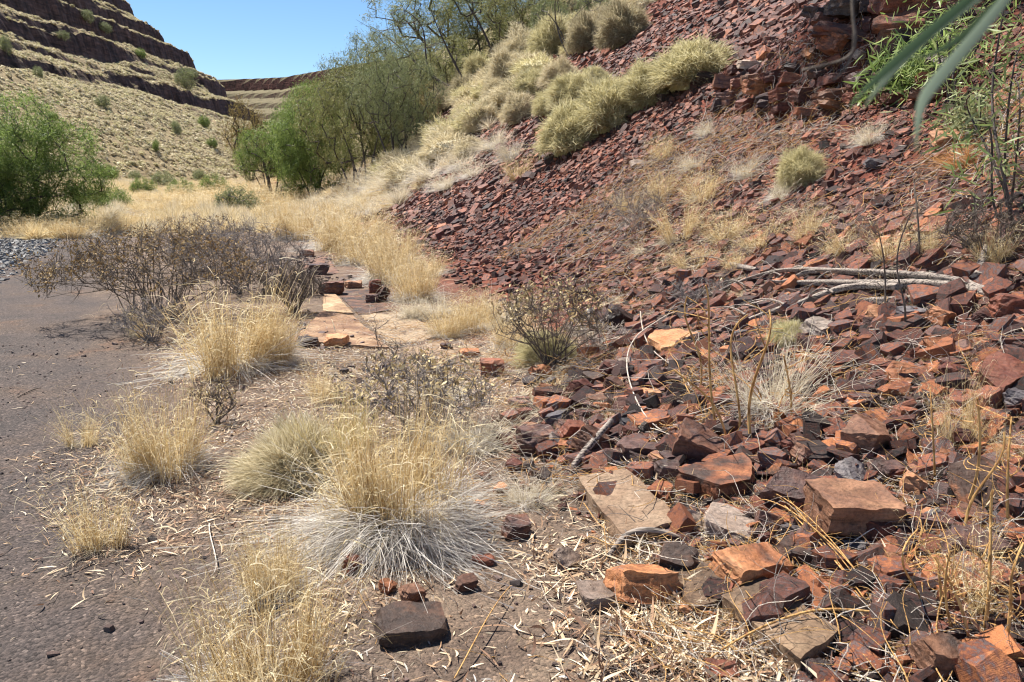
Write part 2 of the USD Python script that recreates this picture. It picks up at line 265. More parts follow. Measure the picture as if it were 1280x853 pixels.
# one look for soil and track, laid out by where they lie
def ground_look():
    n = {'g': ('geometry', {}), 'rot': ('vector_rotate', dict(rotate_type='z_axis', angle=-math.radians(20.0))), 's': ('separate_xyz', {}),
         'nb': ('noise_texture', dict(scale=.9, detail=4., roughness=.6)), 'jb': ('math', dict(math_type='multiply_add', value2=1.4, value3=-.7)), 'vj': ('math', dict(math_type='add')),
         'um': ('math', dict(math_type='minimum', value2=16.)), 've': ('math', dict(math_type='multiply_add', value2=.16)), 'ft': ('map_range', dict(from_min=.1, from_max=.95, to_min=1., to_max=0., clamp=True)),
         'fh': ('map_range', dict(from_min=1.7, from_max=3.6, to_min=0., to_max=1., clamp=True)),
         'nt': ('noise_texture', dict(scale=1.1, detail=5., roughness=.65)), 'rt': ('rgb_ramp', dict(ramp=[(.33, (.068, .058, .054)), (.5, (.090, .072, .064)), (.6, (.10, .076, .062)), (.74, (.15, .086, .056))])),
         'vt': ('voronoi_texture', dict(scale=95.)), 'bw': ('separate_color', {}), 'rv': ('rgb_ramp', dict(ramp=[(0, (.45, .45, .45)), (.4, (.85, .85, .85)), (.8, (1.15, 1.1, 1.08)), (.95, (1.5, 1.45, 1.4)), (1, (2.3, 2.2, 2.1))])),
         'mt': ('mix', dict(mix_type='multiply', fac=1.)),
         'ns': ('noise_texture', dict(scale=3.5, detail=7., roughness=.7)), 'rs': ('rgb_ramp', dict(ramp=[(.3, (.085, .060, .047)), (.5, (.15, .108, .08)), (.68, (.23, .17, .12))])),
         'ms': ('mix', dict(mix_type='multiply', fac=.6)),
         'nh': ('noise_texture', dict(scale=2.6, detail=8., roughness=.7)), 'rh': ('rgb_ramp', dict(ramp=[(.3, (.055, .017, .011)), (.5, (.12, .034, .020)), (.7, (.19, .07, .04))])),
         'vh': ('voronoi_texture', dict(scale=16.)), 'bh': ('separate_color', {}), 'rvh': ('rgb_ramp', dict(ramp=[(0, (.45, .45, .45)), (.5, (1, 1, 1)), (1, (1.5, 1.4, 1.35))])), 'mh': ('mix', dict(mix_type='multiply', fac=.8)),
         'far': ('map_range', dict(from_min=38., from_max=44., to_min=0., to_max=1., clamp=True)), 'rf': ('rgb_ramp', dict(ramp=[(.3, (.2, .13, .075)), (.6, (.36, .28, .15))])), 'mf': ('mix', {}),
         'inv': ('math', dict(math_type='subtract', value1=1.)), 'tf': ('math', dict(math_type='multiply')), 'm1': ('mix', {}), 'm2': ('mix', {}),
         'n5': ('noise_texture', dict(scale=30., detail=7., roughness=.75)), 'hh': ('math', dict(math_type='multiply_add', value2=-.35)), 'b': ('bump', dict(strength=.9, distance=.02)),
         'p': ('principled_bsdf', dict(roughness=.9, specular_ior_level=.2))}
    n['nosq'] = ('math', dict(math_type='multiply'))
    l = [('g.position', 'rot.vector'), ('rot.vector', 's.vector'), ('g.position', 'nb.vector'), ('nb.fac', 'jb.value1'), ('s.x', 'vj.value1'), ('jb.value', 'vj.value2'),
         ('s.y', 'um.value1'), ('um.value', 've.value1'), ('vj.value', 've.value3'), ('ve.value', 'ft.value'), ('vj.value', 'fh.value'), ('g.position', 'nt.vector'), ('nt.fac', 'rt.fac'), ('g.position', 'vt.vector'), ('vt.color', 'bw.color'), ('bw.r', 'rv.fac'),
         ('rt.color', 'mt.color1'), ('rv.color', 'mt.color2'), ('g.position', 'ns.vector'), ('ns.fac', 'rs.fac'), ('rs.color', 'mf.color1'), ('s.y', 'far.value'), ('far.result', 'mf.fac'), ('ns.fac', 'rf.fac'), ('rf.color', 'mf.color2'),
         ('mf.color', 'ms.color1'), ('rv.color', 'ms.color2'),
         ('g.position', 'nh.vector'), ('nh.fac', 'rh.fac'), ('g.position', 'vh.vector'), ('vh.color', 'bh.color'), ('bh.r', 'rvh.fac'), ('rh.color', 'mh.color1'), ('rvh.color', 'mh.color2'),
         ('ms.color', 'm1.color1'), ('mt.color', 'm1.color2'), ('far.result', 'inv.value2'), ('inv.value', 'tf.value1'), ('ft.result', 'tf.value2'), ('tf.value', 'm1.fac'), ('m1.color', 'm2.color1'), ('mh.color', 'm2.color2'), ('fh.result', 'm2.fac'),
         ('g.position', 'n5.vector'), ('vt.distance', 'hh.value1'), ('n5.fac', 'hh.value3'), ('hh.value', 'b.height'), ('b.normal', 'p.normal'), ('m2.color', 'p.base_color')]
    mat('soil', n, l)
ground_look()
def sub(q):
    idx = np.unique(q); re = np.full(len(gv), -1); re[idx] = np.arange(len(idx)); return gv[idx], re[q]
obj('ground', sub(quads[~on_track]), 'soil', smooth=True, kind='structure')
obj('gravel_track', sub(quads[on_track]), 'soil', smooth=True, kind='structure')

# ------------------------------------------------------------------ far hills
def hill_look(name, grass, rocky, low=.50, high=.72, dots=1.6):
    mat(name, {'g': ('geometry', {}), 's': ('separate_xyz', {}), 'n': ('noise_texture', dict(scale=.35, detail=8., roughness=.7)), 'rg': ('rgb_ramp', dict(ramp=[(.3, tuple(.55 * np.array(grass))), (.5, grass), (.7, tuple(1.15 * np.array(grass)))])),
               'mm': ('mapping', dict(scale=(.25, .25, 1.6))), 'n2': ('noise_texture', dict(scale=1.0, detail=8., roughness=.72)), 'mv': ('mapping', dict(scale=(.9, .9, .12))), 'n3': ('noise_texture', dict(scale=1.0, detail=4., roughness=.65)), 'r3': ('rgb_ramp', dict(ramp=[(.38, (.35,)*3), (.52, (1., 1., 1.)), (.7, (1.5,)*3)])), 'm3': ('mix', dict(mix_type='multiply', fac=.9)),
               'rr': ('rgb_ramp', dict(ramp=[(.32, tuple(.35 * np.array(rocky))), (.5, rocky), (.68, tuple(1.9 * np.array(rocky)))])),
               'j': ('math', dict(math_type='multiply_add', value2=.28)), 'f': ('map_range', dict(from_min=low + .14, from_max=high + .14, to_min=1., to_max=0., clamp=True)), 'm': ('mix', {}),
               'b': ('bump', dict(strength=1., distance=.6)), 'p': ('principled_bsdf', dict(roughness=.9, specular_ior_level=.2))},
        [('g.true_normal', 's.vector'), ('g.position', 'n.vector'), ('n.fac', 'rg.fac'), ('g.position', 'mm.vector'), ('mm.vector', 'n2.vector'), ('n2.fac', 'rr.fac'),
         ('n.fac', 'j.value1'), ('s.z', 'j.value3'), ('j.value', 'f.value'), ('f.result', 'm.fac'), ('rg.color', 'm.color1'), ('g.position', 'mv.vector'), ('mv.vector', 'n3.vector'), ('n3.fac', 'r3.fac'), ('rr.color', 'm3.color1'), ('r3.color', 'm3.color2'), ('m3.color', 'm.color2'), ('n2.fac', 'b.height'), ('b.normal', 'p.normal'), ('m.color', 'p.base_color')])
hill_look('terraced_hill', (.25, .19, .105), (.062, .036, .03))
hill_look('far_hill', (.145, .118, .064), (.075, .028, .021), .40, .62)
def mountain(x, y):
    """left: talus, then cliff bands and benches, ending in a nose"""
    nose = 250 + 10 * (meshkit.noise(p3(x, y, .02, 3)) - .5)
    over = splus(y - nose, 8.0)
    d = (-42.5 - x) - .85 * over + 7 * (meshkit.fbm(p3(x, y, .022, 1), 4, 21) - .5) + 2.2 * (meshkit.fbm(p3(x, y, .16, 1), 3, 27) - .5) + 1.3 * (meshkit.noise(p3(x, y, .55, 3)) - .5)
    z = np.where(d < 32, .62 * d, 19.84 + .86 * (d - 32))
    z = np.where(z > 54, 54 + .35 * (z - 54), z)
    k = sstep(13, 19, z + 4 * (meshkit.noise(p3(x, y, .03, 8)) - .5))
    h = 7.2
    zz = z + 5.5 * (meshkit.fbm(p3(x, y, .022, 5), 4, 31) - .5) + 1.1 * (meshkit.noise(p3(x, y, .35, 6)) - .5)
    def step(zz, h, sharp):
        f = zz / h - np.floor(zz / h)
        return (np.floor(zz / h) + .32 * f + .68 * sstep(.45, .45 + sharp, f)) * h - zz
    brk = sstep(.38, .56, meshkit.fbm(np.stack([x*.05, y*.035, z*.16], -1), 3, 41))
    zs = step(zz, h, .13) * (.12 + .88 * brk) + step(zz * 1.0 + 1.3, 2.9, .25) * .7 * sstep(.35, .6, meshkit.fbm(np.stack([x*.06 + 9, y*.05, z*.3], -1), 3, 43))
    z = z + k * zs
    z = z + .5 * (meshkit.fbm(p3(x, y, .12, 7), 4, 51) - .5)
    return z
mx, my = np.meshgrid(np.arange(-190, -34, .55), np.arange(30, 330, .8), indexing='ij')
mz = mountain(mx, my)
mvs = np.stack([mx, my, np.maximum(mz, -3)], -1)
ii = np.arange(mx.size).reshape(mx.shape)
mq = np.stack([ii[:-1, :-1], ii[1:, :-1], ii[1:, 1:], ii[:-1, 1:]], -1).reshape(-1, 4)
mv = mvs.reshape(-1, 3)
mq = mq[mv[mq][:, :, 2].max(1) > -2.5]
_i = np.unique(mq); _re = np.full(len(mv), -1); _re[_i] = np.arange(len(_i))
obj('terraced_hill', (mv[_i], _re[mq]), 'terraced_hill', kind='structure')
def mesa(x, y):
    d = (y - 470) * .8 + (x + 150) * .15 + 30 * (meshkit.fbm(p3(x, y, .008, 4), 4, 61) - .5)
    z = .52 * d
    c = 60 + 6 * (meshkit.noise(p3(x, y, .01, 2)) - .5)
    z = np.where(z > c, c + 13 * sstep(0, 2.5, z - c) + .05 * (z - c), z)
    z = z + 4 * sstep(.3, .5, (z / 9) % 1) * (z < c) * (z > 12)
    z = z + np.maximum(0, (x + 170)) * .13 * (z > c)
    return z + 1.5 * (meshkit.fbm(p3(x, y, .05, 7), 4, 71) - .5)
ex, ey = np.meshgrid(np.arange(-330, 160, 2.2), np.arange(430, 760, 2.0), indexing='ij')
ev = np.stack([ex, ey, np.maximum(mesa(ex, ey), -3)], -1).reshape(-1, 3)
ii = np.arange(ex.size).reshape(ex.shape)
eq = np.stack([ii[:-1, :-1], ii[1:, :-1], ii[1:, 1:], ii[:-1, 1:]], -1).reshape(-1, 4)
obj('distant_mesa', (ev, eq), 'far_hill', kind='structure')

# ------------------------------------------------------------------ shape makers
def stone(rng, dims, cuts=5, rough=0.0):
    """an angular broken block about dims large, its base near z = 0"""
    b = mf.Manifold.cube(tuple(map(float, dims)), True)
    for q in range(cuts):
        n = rng.normal(size=3) * ([1, 1, .55] if q < 4 else [1, 1, 1.3]); n /= np.linalg.norm(n)
        reach = np.abs(n * dims / 2).sum()
        c = b.trim_by_plane(tuple(-n), float(-reach * (rng.uniform(.55, .84) if q < 4 else rng.uniform(.70, .9))))
        if c.num_vert() > 5: b = c
    if rough > 0:
        b = b.refine_to_length(float(max(dims) * .055))
        m = b.to_mesh(); v = np.array(m.vert_properties[:, :3], float); f = np.array(m.tri_verts)
        s = max(dims); k = rng.integers(1000)
        d = np.stack([meshkit.fbm(v / s * [5, 5, 11] + [k, j * 9, 3], 3, int(k) + j) - .5 for j in range(3)], -1)
        v = v + d * s * rough
        lay = np.floor((v[:, 2] + .02 * s * d[:, 0]) / (s * .06)).astype(int); hs = np.random.default_rng(int(k)).uniform(-1, 1, 400)[lay % 400]
        v[:, :2] *= (1 + .035 * hs)[:, None]
    else:
        m = b.to_mesh(); v = np.array(m.vert_properties[:, :3], float); f = np.array(m.tri_verts)
    v[:, 2] -= v[:, 2].min()
    return v, f
def rotm(yaw=0, tx=0, ty=0):
    cz, sz, cx, sx, cy, sy = math.cos(yaw), math.sin(yaw), math.cos(tx), math.sin(tx), math.cos(ty), math.sin(ty)
    return np.array([[cz, -sz, 0], [sz, cz, 0], [0, 0, 1]]) @ np.array([[1, 0, 0], [0, cx, -sx], [0, sx, cx]]) @ np.array([[cy, 0, sy], [0, 1, 0], [-sy, 0, cy]])
def join(parts):
    vs_, fs_, k = [], [], 0
    for v, f in parts: vs_.append(v); fs_.append(f + k); k += len(v)
    return np.vstack(vs_), np.vstack(fs_)
def ribbons(B, D, L, W, bend, rng, seg=3, gravity=0.0, side=None, taper=True):
    """n thin blades from B along unit D, length L, half curling towards bend (n,3) and drooping"""
    n = len(B); t = np.linspace(0, 1, seg + 1)
    P = B[:, None] + D[:, None] * (L[:, None] * t)[..., None] + bend[:, None] * ((L[:, None] * t ** 2))[..., None]
    P[..., 2] -= np.broadcast_to(gravity, n)[:, None] * L[:, None] * t ** 2
    if side is None:
        r = rng.normal(size=(n, 3)); side = np.cross(D, r)
    side = side / (np.linalg.norm(side, axis=1, keepdims=True) + 1e-9)
    w = (1 - .75 * t) if taper else np.sin(np.pi * np.clip(t, .04, .96)) ** .8
    w = W[:, None] * w
    A = P + side[:, None] * w[..., None] / 2; C = P - side[:, None] * w[..., None] / 2
    v = np.stack([A, C], 2)                                     # n, seg+1, 2, 3
    base = np.arange(n)[:, None, None] * (2 * (seg + 1))
    k = np.arange(seg)[None, :, None] * 2
    tri = np.array([[0, 1, 3], [0, 3, 2]])
    f = (base + k)[..., None] + tri.reshape(1, 1, 2, 3)
    return v.reshape(-1, 3), f.reshape(-1, 3)
def tubes(P0, P1, R0, R1, sides=5):
    d = P1 - P0; d = d / (np.linalg.norm(d, axis=1, keepdims=True) + 1e-9)
    ref = np.where(np.abs(d[:, 2:3]) > .9, [[1., 0, 0]], [[0, 0, 1.]])
    a = np.cross(d, ref); a /= np.linalg.norm(a, axis=1, keepdims=True); b = np.cross(d, a)
    th = np.linspace(0, 2 * np.pi, sides, endpoint=False)
    ring = a[:, None] * np.cos(th)[None, :, None] + b[:, None] * np.sin(th)[None, :, None]
    v = np.concatenate([P0[:, None] + ring * R0[:, None, None], P1[:, None] + ring * R1[:, None, None]], 1)
    i = np.arange(sides); j = (i + 1) % sides
    t = np.concatenate([np.stack([i, i + sides, j], 1), np.stack([j, i + sides, j + sides], 1)])
    f = np.arange(len(P0))[:, None, None] * 2 * sides + t[None]
    return v.reshape(-1, 3), f.reshape(-1, 3)
def limb(path, radii, sides=7, rng=None, wob=0.0, sub_n=4):
    """a smooth tapering bent round bar along a path"""
    path = np.asarray(path, float); n = len(path)
    s = np.linspace(0, n - 1, (n - 1) * sub_n + 1)
    from scipy.interpolate import CubicSpline
    P = CubicSpline(np.arange(n), path)(s) if n > 2 else np.stack([np.interp(s, np.arange(n), path[:, k]) for k in range(3)], 1)
    R = np.interp(s, np.linspace(0, n - 1, len(radii)), radii)
    T = np.gradient(P, axis=0); T /= np.linalg.norm(T, axis=1, keepdims=True)
    ref = np.array([0, 0, 1.]) if abs(T[:, 2]).mean() < .8 else np.array([1., 0, 0])
    a = np.cross(T, ref); a /= np.linalg.norm(a, axis=1, keepdims=True); b = np.cross(T, a)
    th = np.linspace(0, 2 * np.pi, sides, endpoint=False)
    rr = R[:, None] * (1 + (wob * (rng.normal(size=(1, sides)) + .5 * rng.normal(size=(len(P), sides))) if rng is not None else 0))
    v = P[:, None] + (a[:, None] * np.cos(th)[None, :, None] + b[:, None] * np.sin(th)[None, :, None]) * np.broadcast_to(rr, (len(P), sides))[..., None]
    f = []
    for k in range(len(P) - 1):
        for i in range(sides):
            j = (i + 1) % sides; p, q = k * sides, (k + 1) * sides
            f += [[p + i, q + i, p + j], [p + j, q + i, q + j]]
    v = np.vstack([v.reshape(-1, 3), P[:1], P[-1:]]); c0, c1 = len(v) - 2, len(v) - 1; e = (len(P) - 1) * sides
    for i in range(sides):
        j = (i + 1) % sides; f += [[c0, i, j], [c1, e + j, e + i]]
    return v, np.array(f)
def skeleton(rng, trunk, targets, step=.25, lift=.15, jit=.06):
    """branches grown from the trunk points out to every target; returns segments with pipe-model weights"""
    nodes = [np.array(p, float) for p in trunk]; par = [-1] + list(range(len(trunk) - 1))
    root = nodes[0]
    order = np.argsort(np.linalg.norm(targets - root, axis=1)); tips = []
    arr = np.zeros((len(trunk) + len(targets) * 14, 3)); arr[:len(trunk)] = trunk; n = len(trunk); k0 = max(1, len(trunk) // 4)
    for o in order:
        t = targets[o]
        d = np.linalg.norm(arr[k0:n] - t, axis=1) + .8 * np.maximum(0, arr[k0:n, 2] - t[2] + .05)
        j = int(np.argmin(d)) + k0; p = arr[j].copy(); L = np.linalg.norm(t - p); m = int(np.clip(L / step, 1, 12))
        for q in range(1, m + 1):
            s = q / m; w = p + (t - p) * s; w[2] += lift * L * s * (1 - s)
            if q < m: w = w + rng.normal(size=3) * jit * L / m
            arr[n] = w; par.append(j if q == 1 else n - 1); n += 1
        tips.append(n - 1)
    wt = np.zeros(n); wt[tips] += 1
    for k in range(n - 1, 0, -1): wt[par[k]] += wt[k]
    return arr[:n], np.array(par), np.maximum(wt, 1)
def seg_mesh(P, par, wt, r0, sides=4, rmin=.003, lo=0, expo=.45):
    k = np.arange(max(1, lo), len(P))
    r = np.maximum(rmin, r0 * wt ** expo)
    return tubes(P[par[k]], P[k], np.minimum(r[par[k]], r[k] * 1.35), r[k], sides)
def dome_noise(rng, n): d = rng.normal(size=(n, 3)); return d / np.linalg.norm(d, axis=1, keepdims=True)

def upright_tuft(rng, n, R, Ht, w=.005, lean=.38, curl=.35, r0=.35, seg=4, sub_n=9, leaves=1.5):
    """a clump of dry stalks in several leaning bunches, with dead leaves curling off them: returns (stalks, leaves)"""
    g = rng.integers(0, sub_n, n); ga = rng.uniform(0, 2*np.pi, sub_n); gr = R*r0*np.sqrt(rng.uniform(0, 1, sub_n)); gl = np.abs(rng.normal(0, lean*.6, sub_n)) + lean*.5*gr/(R*r0); gh = rng.uniform(.62, 1.05, sub_n); gaz = ga + rng.normal(0, .5, sub_n)
    a = rng.uniform(0, 2*np.pi, n); r = R*r0*.42*np.sqrt(rng.uniform(0, 1, n))
    B = np.column_stack([gr[g]*np.cos(ga[g]) + r*np.cos(a), gr[g]*np.sin(ga[g]) + r*np.sin(a), np.zeros(n) - .01])
    ang = np.abs(gl[g] + rng.normal(0, lean*.42, n)); aa = gaz[g] + rng.normal(0, .55, n)
    D = np.column_stack([np.cos(aa)*np.sin(ang), np.sin(aa)*np.sin(ang), np.cos(ang)])
    L = Ht*gh[g]*rng.uniform(.4, 1.05, n)
    bend = np.column_stack([np.cos(aa), np.sin(aa), -.3*np.ones(n)])*(rng.uniform(-.1, curl, n))[:, None]
    lod = rng.uniform(size=n) < .16; bend = np.where(lod[:, None], bend*2.5 + rng.normal(size=(n, 3))*.3, bend)
    st = ribbons(B, D, L, np.full(n, w), bend, rng, seg, gravity=np.where(lod, .45, 0.0))
    m = int(n*leaves); i = rng.integers(0, n, m); t = rng.uniform(.18, 1, m)
    P = B[i] + D[i]*(L[i]*t)[:, None] + bend[i]*(L[i]*t**2)[:, None]
    a2 = rng.uniform(0, 2*np.pi, m); e = rng.uniform(-.2, 1.2, m)
    D2 = np.column_stack([np.cos(a2)*np.cos(e), np.sin(a2)*np.cos(e), np.sin(e)])
    L2 = Ht*rng.uniform(.06, .24, m)
    return st, ribbons(P, D2, L2, np.full(m, w*1.05), rng.normal(size=(m, 3))*.42, rng, 4, gravity=.7)
def sprawl_tuft(rng, n, R, Ht, w=.004, sub_n=16):
    """old grass lying out flat in all directions, tangled, in bunches"""
    g = rng.integers(0, sub_n, n); ga = rng.uniform(0, 2*np.pi, sub_n); gl = rng.uniform(.6, 1.05, sub_n); ge = rng.uniform(0, .6, sub_n)
    a = ga[g] + rng.normal(0, .4, n); r = R*.35*np.sqrt(rng.uniform(0, 1, n))
    B = np.column_stack([r*np.cos(a), r*np.sin(a), rng.uniform(0, .5, n)*Ht])
    e = ge[g] + rng.normal(0, .3, n); aa = a + rng.normal(0, .45, n)
    D = np.column_stack([np.cos(aa)*np.cos(e), np.sin(aa)*np.cos(e), np.sin(e)])
    L = R*rng.uniform(.35, .9, n)*gl[g]
    v, f = ribbons(B, D, L, np.full(n, w), rng.normal(size=(n, 3))*.34, rng, 4, gravity=.5)
    v[:, 2] = np.where(v[:, 2] < .004, .004 + .012*rng.uniform(0, 1, len(v)), v[:, 2])
    return v, f
def hummock(rng, n, w=.012, shape=(1, 1, .62), length=.42, wild=.5, seg=2):
    """a spiny dome of needles, radius 1"""
    d = dome_noise(rng, n); d[:, 2] = np.abs(d[:, 2])
    bump = .52 + .9 * meshkit.fbm(d*2.7 + 5*rng.uniform(), 3, int(rng.integers(99)))
    S = d*np.array(shape)*bump[:, None]
    D = d*[1, 1, .8] + rng.normal(size=(n, 3))*wild*.6 + [0, 0, .25]; D /= np.linalg.norm(D, axis=1, keepdims=True)
    L = length*rng.uniform(.45, 1.2, n)*np.where(rng.uniform(size=n) < .08, 1.7, 1.0)
    B = S*rng.uniform(.70, .9, n)[:, None] - D*(L*.35)[:, None]
    v, f = ribbons(B, D, L, np.full(n, w), rng.normal(size=(n, 3))*.15, rng, seg, gravity=.25)
    v[:, 2] = np.maximum(v[:, 2], -.12)
    return v, f
def heart(rng, shape=(1, 1, .62), k=.66):
    m = trimesh.creation.icosphere(3); d = np.array(m.vertices)
    v = d*np.array(shape)*k*(.6 + .6*meshkit.fbm(d*2.2 + 3, 3, int(rng.integers(99))))[:, None]
    keep = d[np.array(m.faces)].mean(1)[:, 2] > -.25
    return v, np.array(m.faces)[keep]
def leaf_spray(rng, C, per, spread, L, W, droop=.4, up=.0, seg=2):
    """narrow leaves scattered about clump centres"""
    n = len(C)*per; c = np.repeat(C, per, 0) + rng.normal(size=(n, 3))*spread
    D = rng.normal(size=(n, 3)) + [0, 0, up - droop]; D /= np.linalg.norm(D, axis=1, keepdims=True)
    return ribbons(c, D, L*rng.uniform(.6, 1.3, n), W*rng.uniform(.7, 1.3, n), rng.normal(size=(n, 3))*.12, rng, seg, taper=False)
def lobe_points(rng, lobes, n):
    """clump centres in the outer part of ellipsoid lobes (x, y, z, rx, ry, rz)"""
    lobes = np.array(lobes, float); vol = lobes[:, 3]*lobes[:, 4]*lobes[:, 5]; w = vol**.7/np.sum(vol**.7)
    i = rng.choice(len(lobes), n, p=w); d = dome_noise(rng, n); r = rng.uniform(.35, 1.0, n)**.6
    return lobes[i, :3] + d*lobes[i, 3:]*r[:, None]
def tree_kind(name, seed, trunks, lobes, clumps, per, spread, L, W, leaf, bark, r0=.012, droop=.4, step=.35, rmin=.006, bare=None):
    rng = np.random.default_rng(seed); k = kind_of_thing(name)
    C = lobe_points(rng, lobes, clumps)
    near = np.array([[np.min(np.linalg.norm(np.array(t) - c, axis=1)) for t in trunks] for c in C]).argmin(1)
    tr, br = [], []
    for q, t in enumerate(trunks):
        t = np.array(t, float)
        if not (near == q).any(): continue
        P, par, wt = skeleton(rng, t, C[near == q], step=step)
        nt = len(t)
        r = np.maximum(rmin, r0*wt**.45)
        obj('trunk', limb(t, r[:nt], 7, rng, .06, 3), bark, k, smooth=50)
        br.append(seg_mesh(P, par, wt, r0, 4, rmin, nt))
    obj('branches', join(br), bark, k, kind='stuff')
    C2 = C if bare is None else C[rng.uniform(size=len(C)) > bare]
    obj('crown', leaf_spray(rng, C2, per, spread, L, W, droop), leaf, k, kind='stuff')
    return k

# ------------------------------------------------------------------ scree and rubble (the uncounted small pieces)
rng = np.random.default_rng(11)
def chip_set(seed, n, flat, cuts=4):
    r = np.random.default_rng(seed); out = []
    for _ in range(n):
        d = np.array([1.0, r.uniform(.5, .95), r.uniform(*flat)])
        v, f = stone(r, d, cuts); v = v / np.abs(v[:, :2]).max() / 2; v[:, 2] -= v[:, 2].max()*.35
        out.append((v, f))
    return out
plates = chip_set(3, 26, (.14, .45)); chunks = chip_set(4, 14, (.28, .6), 6); slivers = chip_set(5, 10, (.1, .25), 3)
shapes = plates + chunks + slivers
def density(u, v, kind):
    return 1
def strew(n, u0, u1, v0, v1, size, keep=None, power=1.0, tilt=.35, shapes_n=len(shapes), seed=0, sink=.0):
    r = np.random.default_rng(seed)
    u = u0 + (u1-u0)*r.uniform(0, 1, n)**power; v = r.uniform(v0, v1, n)
    x, y = xy(u, v)
    if keep is not None:
        k = r.uniform(0, 1, n) < keep(u, v, x, y); x, y = x[k], y[k]
    N = N_at(x, y); z = H(x, y)
    s = size[0]*(size[1]/size[0])**(r.uniform(0, 1, len(x))**1.7)
    P = np.stack([x, y, z], 1) + N*(s*(.10 - sink))[:, None]
    S = s[:, None]*np.column_stack([np.ones(len(x)), r.uniform(.8, 1.2, len(x)), r.uniform(.7, 1.5, len(x))])
    return P, qscatter(r, N, tilt), S, r.integers(0, shapes_n, len(x))
nz = lambda x, y, s, k, o=3: meshkit.fbm(p3(x, y, s, k), o, int(k)*7 + 1)
def hill_keep(u, v, x, y):
    a = sstep(3.0, 4.4, v)*(1 - .72*sstep(.5, 1.6, v - 4.6 - .35*np.maximum(u - 7, 0))*(1 - sstep(9.5, 13, u)))*(1 - .55*sstep(7, 12, v)*sstep(.42, .6, nz(x, y, .5, 3)))
    return a
def apron_keep(u, v, x, y):
    near = 1 - sstep(4.2, 7.0, u)
    lo = 3.3 - 1.75*near
    return sstep(-.15, .9, v - lo + .7*(nz(x, y, 1.1, 5) - .5))*.95
A = strew(62000, 2.5, 22, 3.0, 13, (.03, .15), hill_keep, 1.35, .42, seed=21)
A2 = strew(34000, 2.5, 12, 3.8, 11, (.02, .075), lambda u, v, x, y: sstep(3.6, 4.6, v), 1.2, .4, seed=31)
B = strew(24000, 16, 60, 3.8, 22, (.07, .26), hill_keep, 1.5, .3, seed=22)
C = strew(60000, 1.0, 7.5, 1.3, 6.0, (.015, .075), apron_keep, 1.0, .5, seed=23)
D2 = [np.asarray(q) for q in strew(3000, 1.1, 5.2, 1.65, 4.4, (.045, .15), apron_keep, 1.0, .5, seed=34, sink=-.22)]
D = strew(2900, 1.2, 7.5, 1.6, 5.2, (.07, .19), apron_keep, 1.0, .45, seed=24, sink=-.1)
E = strew(9000, 6.0, 16, 7.5, 16, (.10, .30), lambda u, v, x, y: sstep(.40, .55, nz(x, y, .33, 6))*sstep(8.5, 11, v + .2*(u - 9)), 1.0, .4, seed=26)
A, A2, B, C, D, E = ([np.asarray(q) for q in t] for t in (A, A2, B, C, D, E))
cat_ = lambda *t: [np.concatenate(q) for q in zip(*t)]
scatter('scree', shapes, *cat_(A, A2, B, E), 'hill_scree', 'red-brown broken scree plates covering the whole hillside on the right', 'scree')
scatter('rubble', shapes, *cat_(C, D, D2), 'scree_stone', 'small red and purple-grey rubble heaped along the foot of the slope', 'rubble')
# pebbles on track and soil
PV = [np.asarray(q) for q in strew(5200, 5.5, 17, .7, 3.6, (.012, .09), lambda u, v, x, y: sstep(.42, .62, nz(x, y, .7, 12)), 1.0, .4, seed=33)]
pk = lambda u, v, x, y: .25 + .75*sstep(.42, .6, nz(x, y, .9, 8))
F = strew(9000, .8, 9, -4.5, 1.8, (.006, .022), pk, 1.4, .5, seed=27)
F2 = strew(500, .8, 9, -3.5, 1.8, (.02, .05), lambda u, v, x, y: sstep(.46, .6, nz(x, y, .8, 9)), 1.2, .4, seed=28)
scatter('pebbles', shapes, *cat_([np.asarray(q) for q in F], [np.asarray(q) for q in F2], PV), 'pebble', 'fine grit and pebbles strewn over the dark track and soil', 'pebbles')
G = strew(26000, 13.5, 25, -11, -2.9, (.02, .10), lambda u, v, x, y: sstep(-3.1, -3.7, v + .07*(u-16) + 1.0*(nz(x, y, .4, 4) - .5)), 1.0, .5, seed=29)
scatter('grey_gravel', shapes, *G, 'grey_gravel', 'pale grey gravel spread along the far left side of the track', 'gravel')

# ------------------------------------------------------------------ leaf litter and twigs
def litter_shapes(seed, n, L, W, curl):
    r = np.random.default_rng(seed); out = []
    for _ in range(n):
        a = r.normal(0, .25); c = np.array([[np.cos(a), np.sin(a), r.uniform(.0, .35)]])
        out.append(ribbons(np.zeros((1, 3)), c/np.linalg.norm(c), np.array([L]), np.array([W*r.uniform(.6, 1.3)]), np.array([[r.normal()*curl, r.normal()*curl, r.normal()*curl*.6]]), r, 5, side=np.array([[0, 1., r.normal()*.5]]), taper=False))
    return out
sick = [m for k in range(7) for m in litter_shapes(31 + k, 2, (.55, .7, .85, 1, 1, 1.15, 1.35)[k], (.2, .17, .14, .12, .11, .10, .09)[k], (.3, .8, .5, .9, .4, .7, .5)[k])]
bits = litter_shapes(32, 10, 1.0, .22, .2)
def litter(n, u0, u1, v0, v1, size, keep, seed, ns, tilt=.3, lift=.004):
    r = np.random.default_rng(seed); u = r.uniform(u0, u1, n); v = r.uniform(v0, v1, n); x, y = xy(u, v)
    k = r.uniform(0, 1, n) < keep(u, v, x, y); x, y = x[k], y[k]; N = N_at(x, y); s = r.uniform(*size, len(x))
    P = np.stack([x, y, H(x, y) + lift], 1)
    return [P, qscatter(r, N, tilt), np.repeat(s[:, None], 3, 1), r.integers(0, ns, len(x))]
bare = lambda u, v: 1 - np.exp(-(((u - 2.5)/.55)**2 + ((v - .85)/.38)**2)) - np.exp(-(((u - 3.0)/.7)**2 + ((v + .25)/.3)**2))
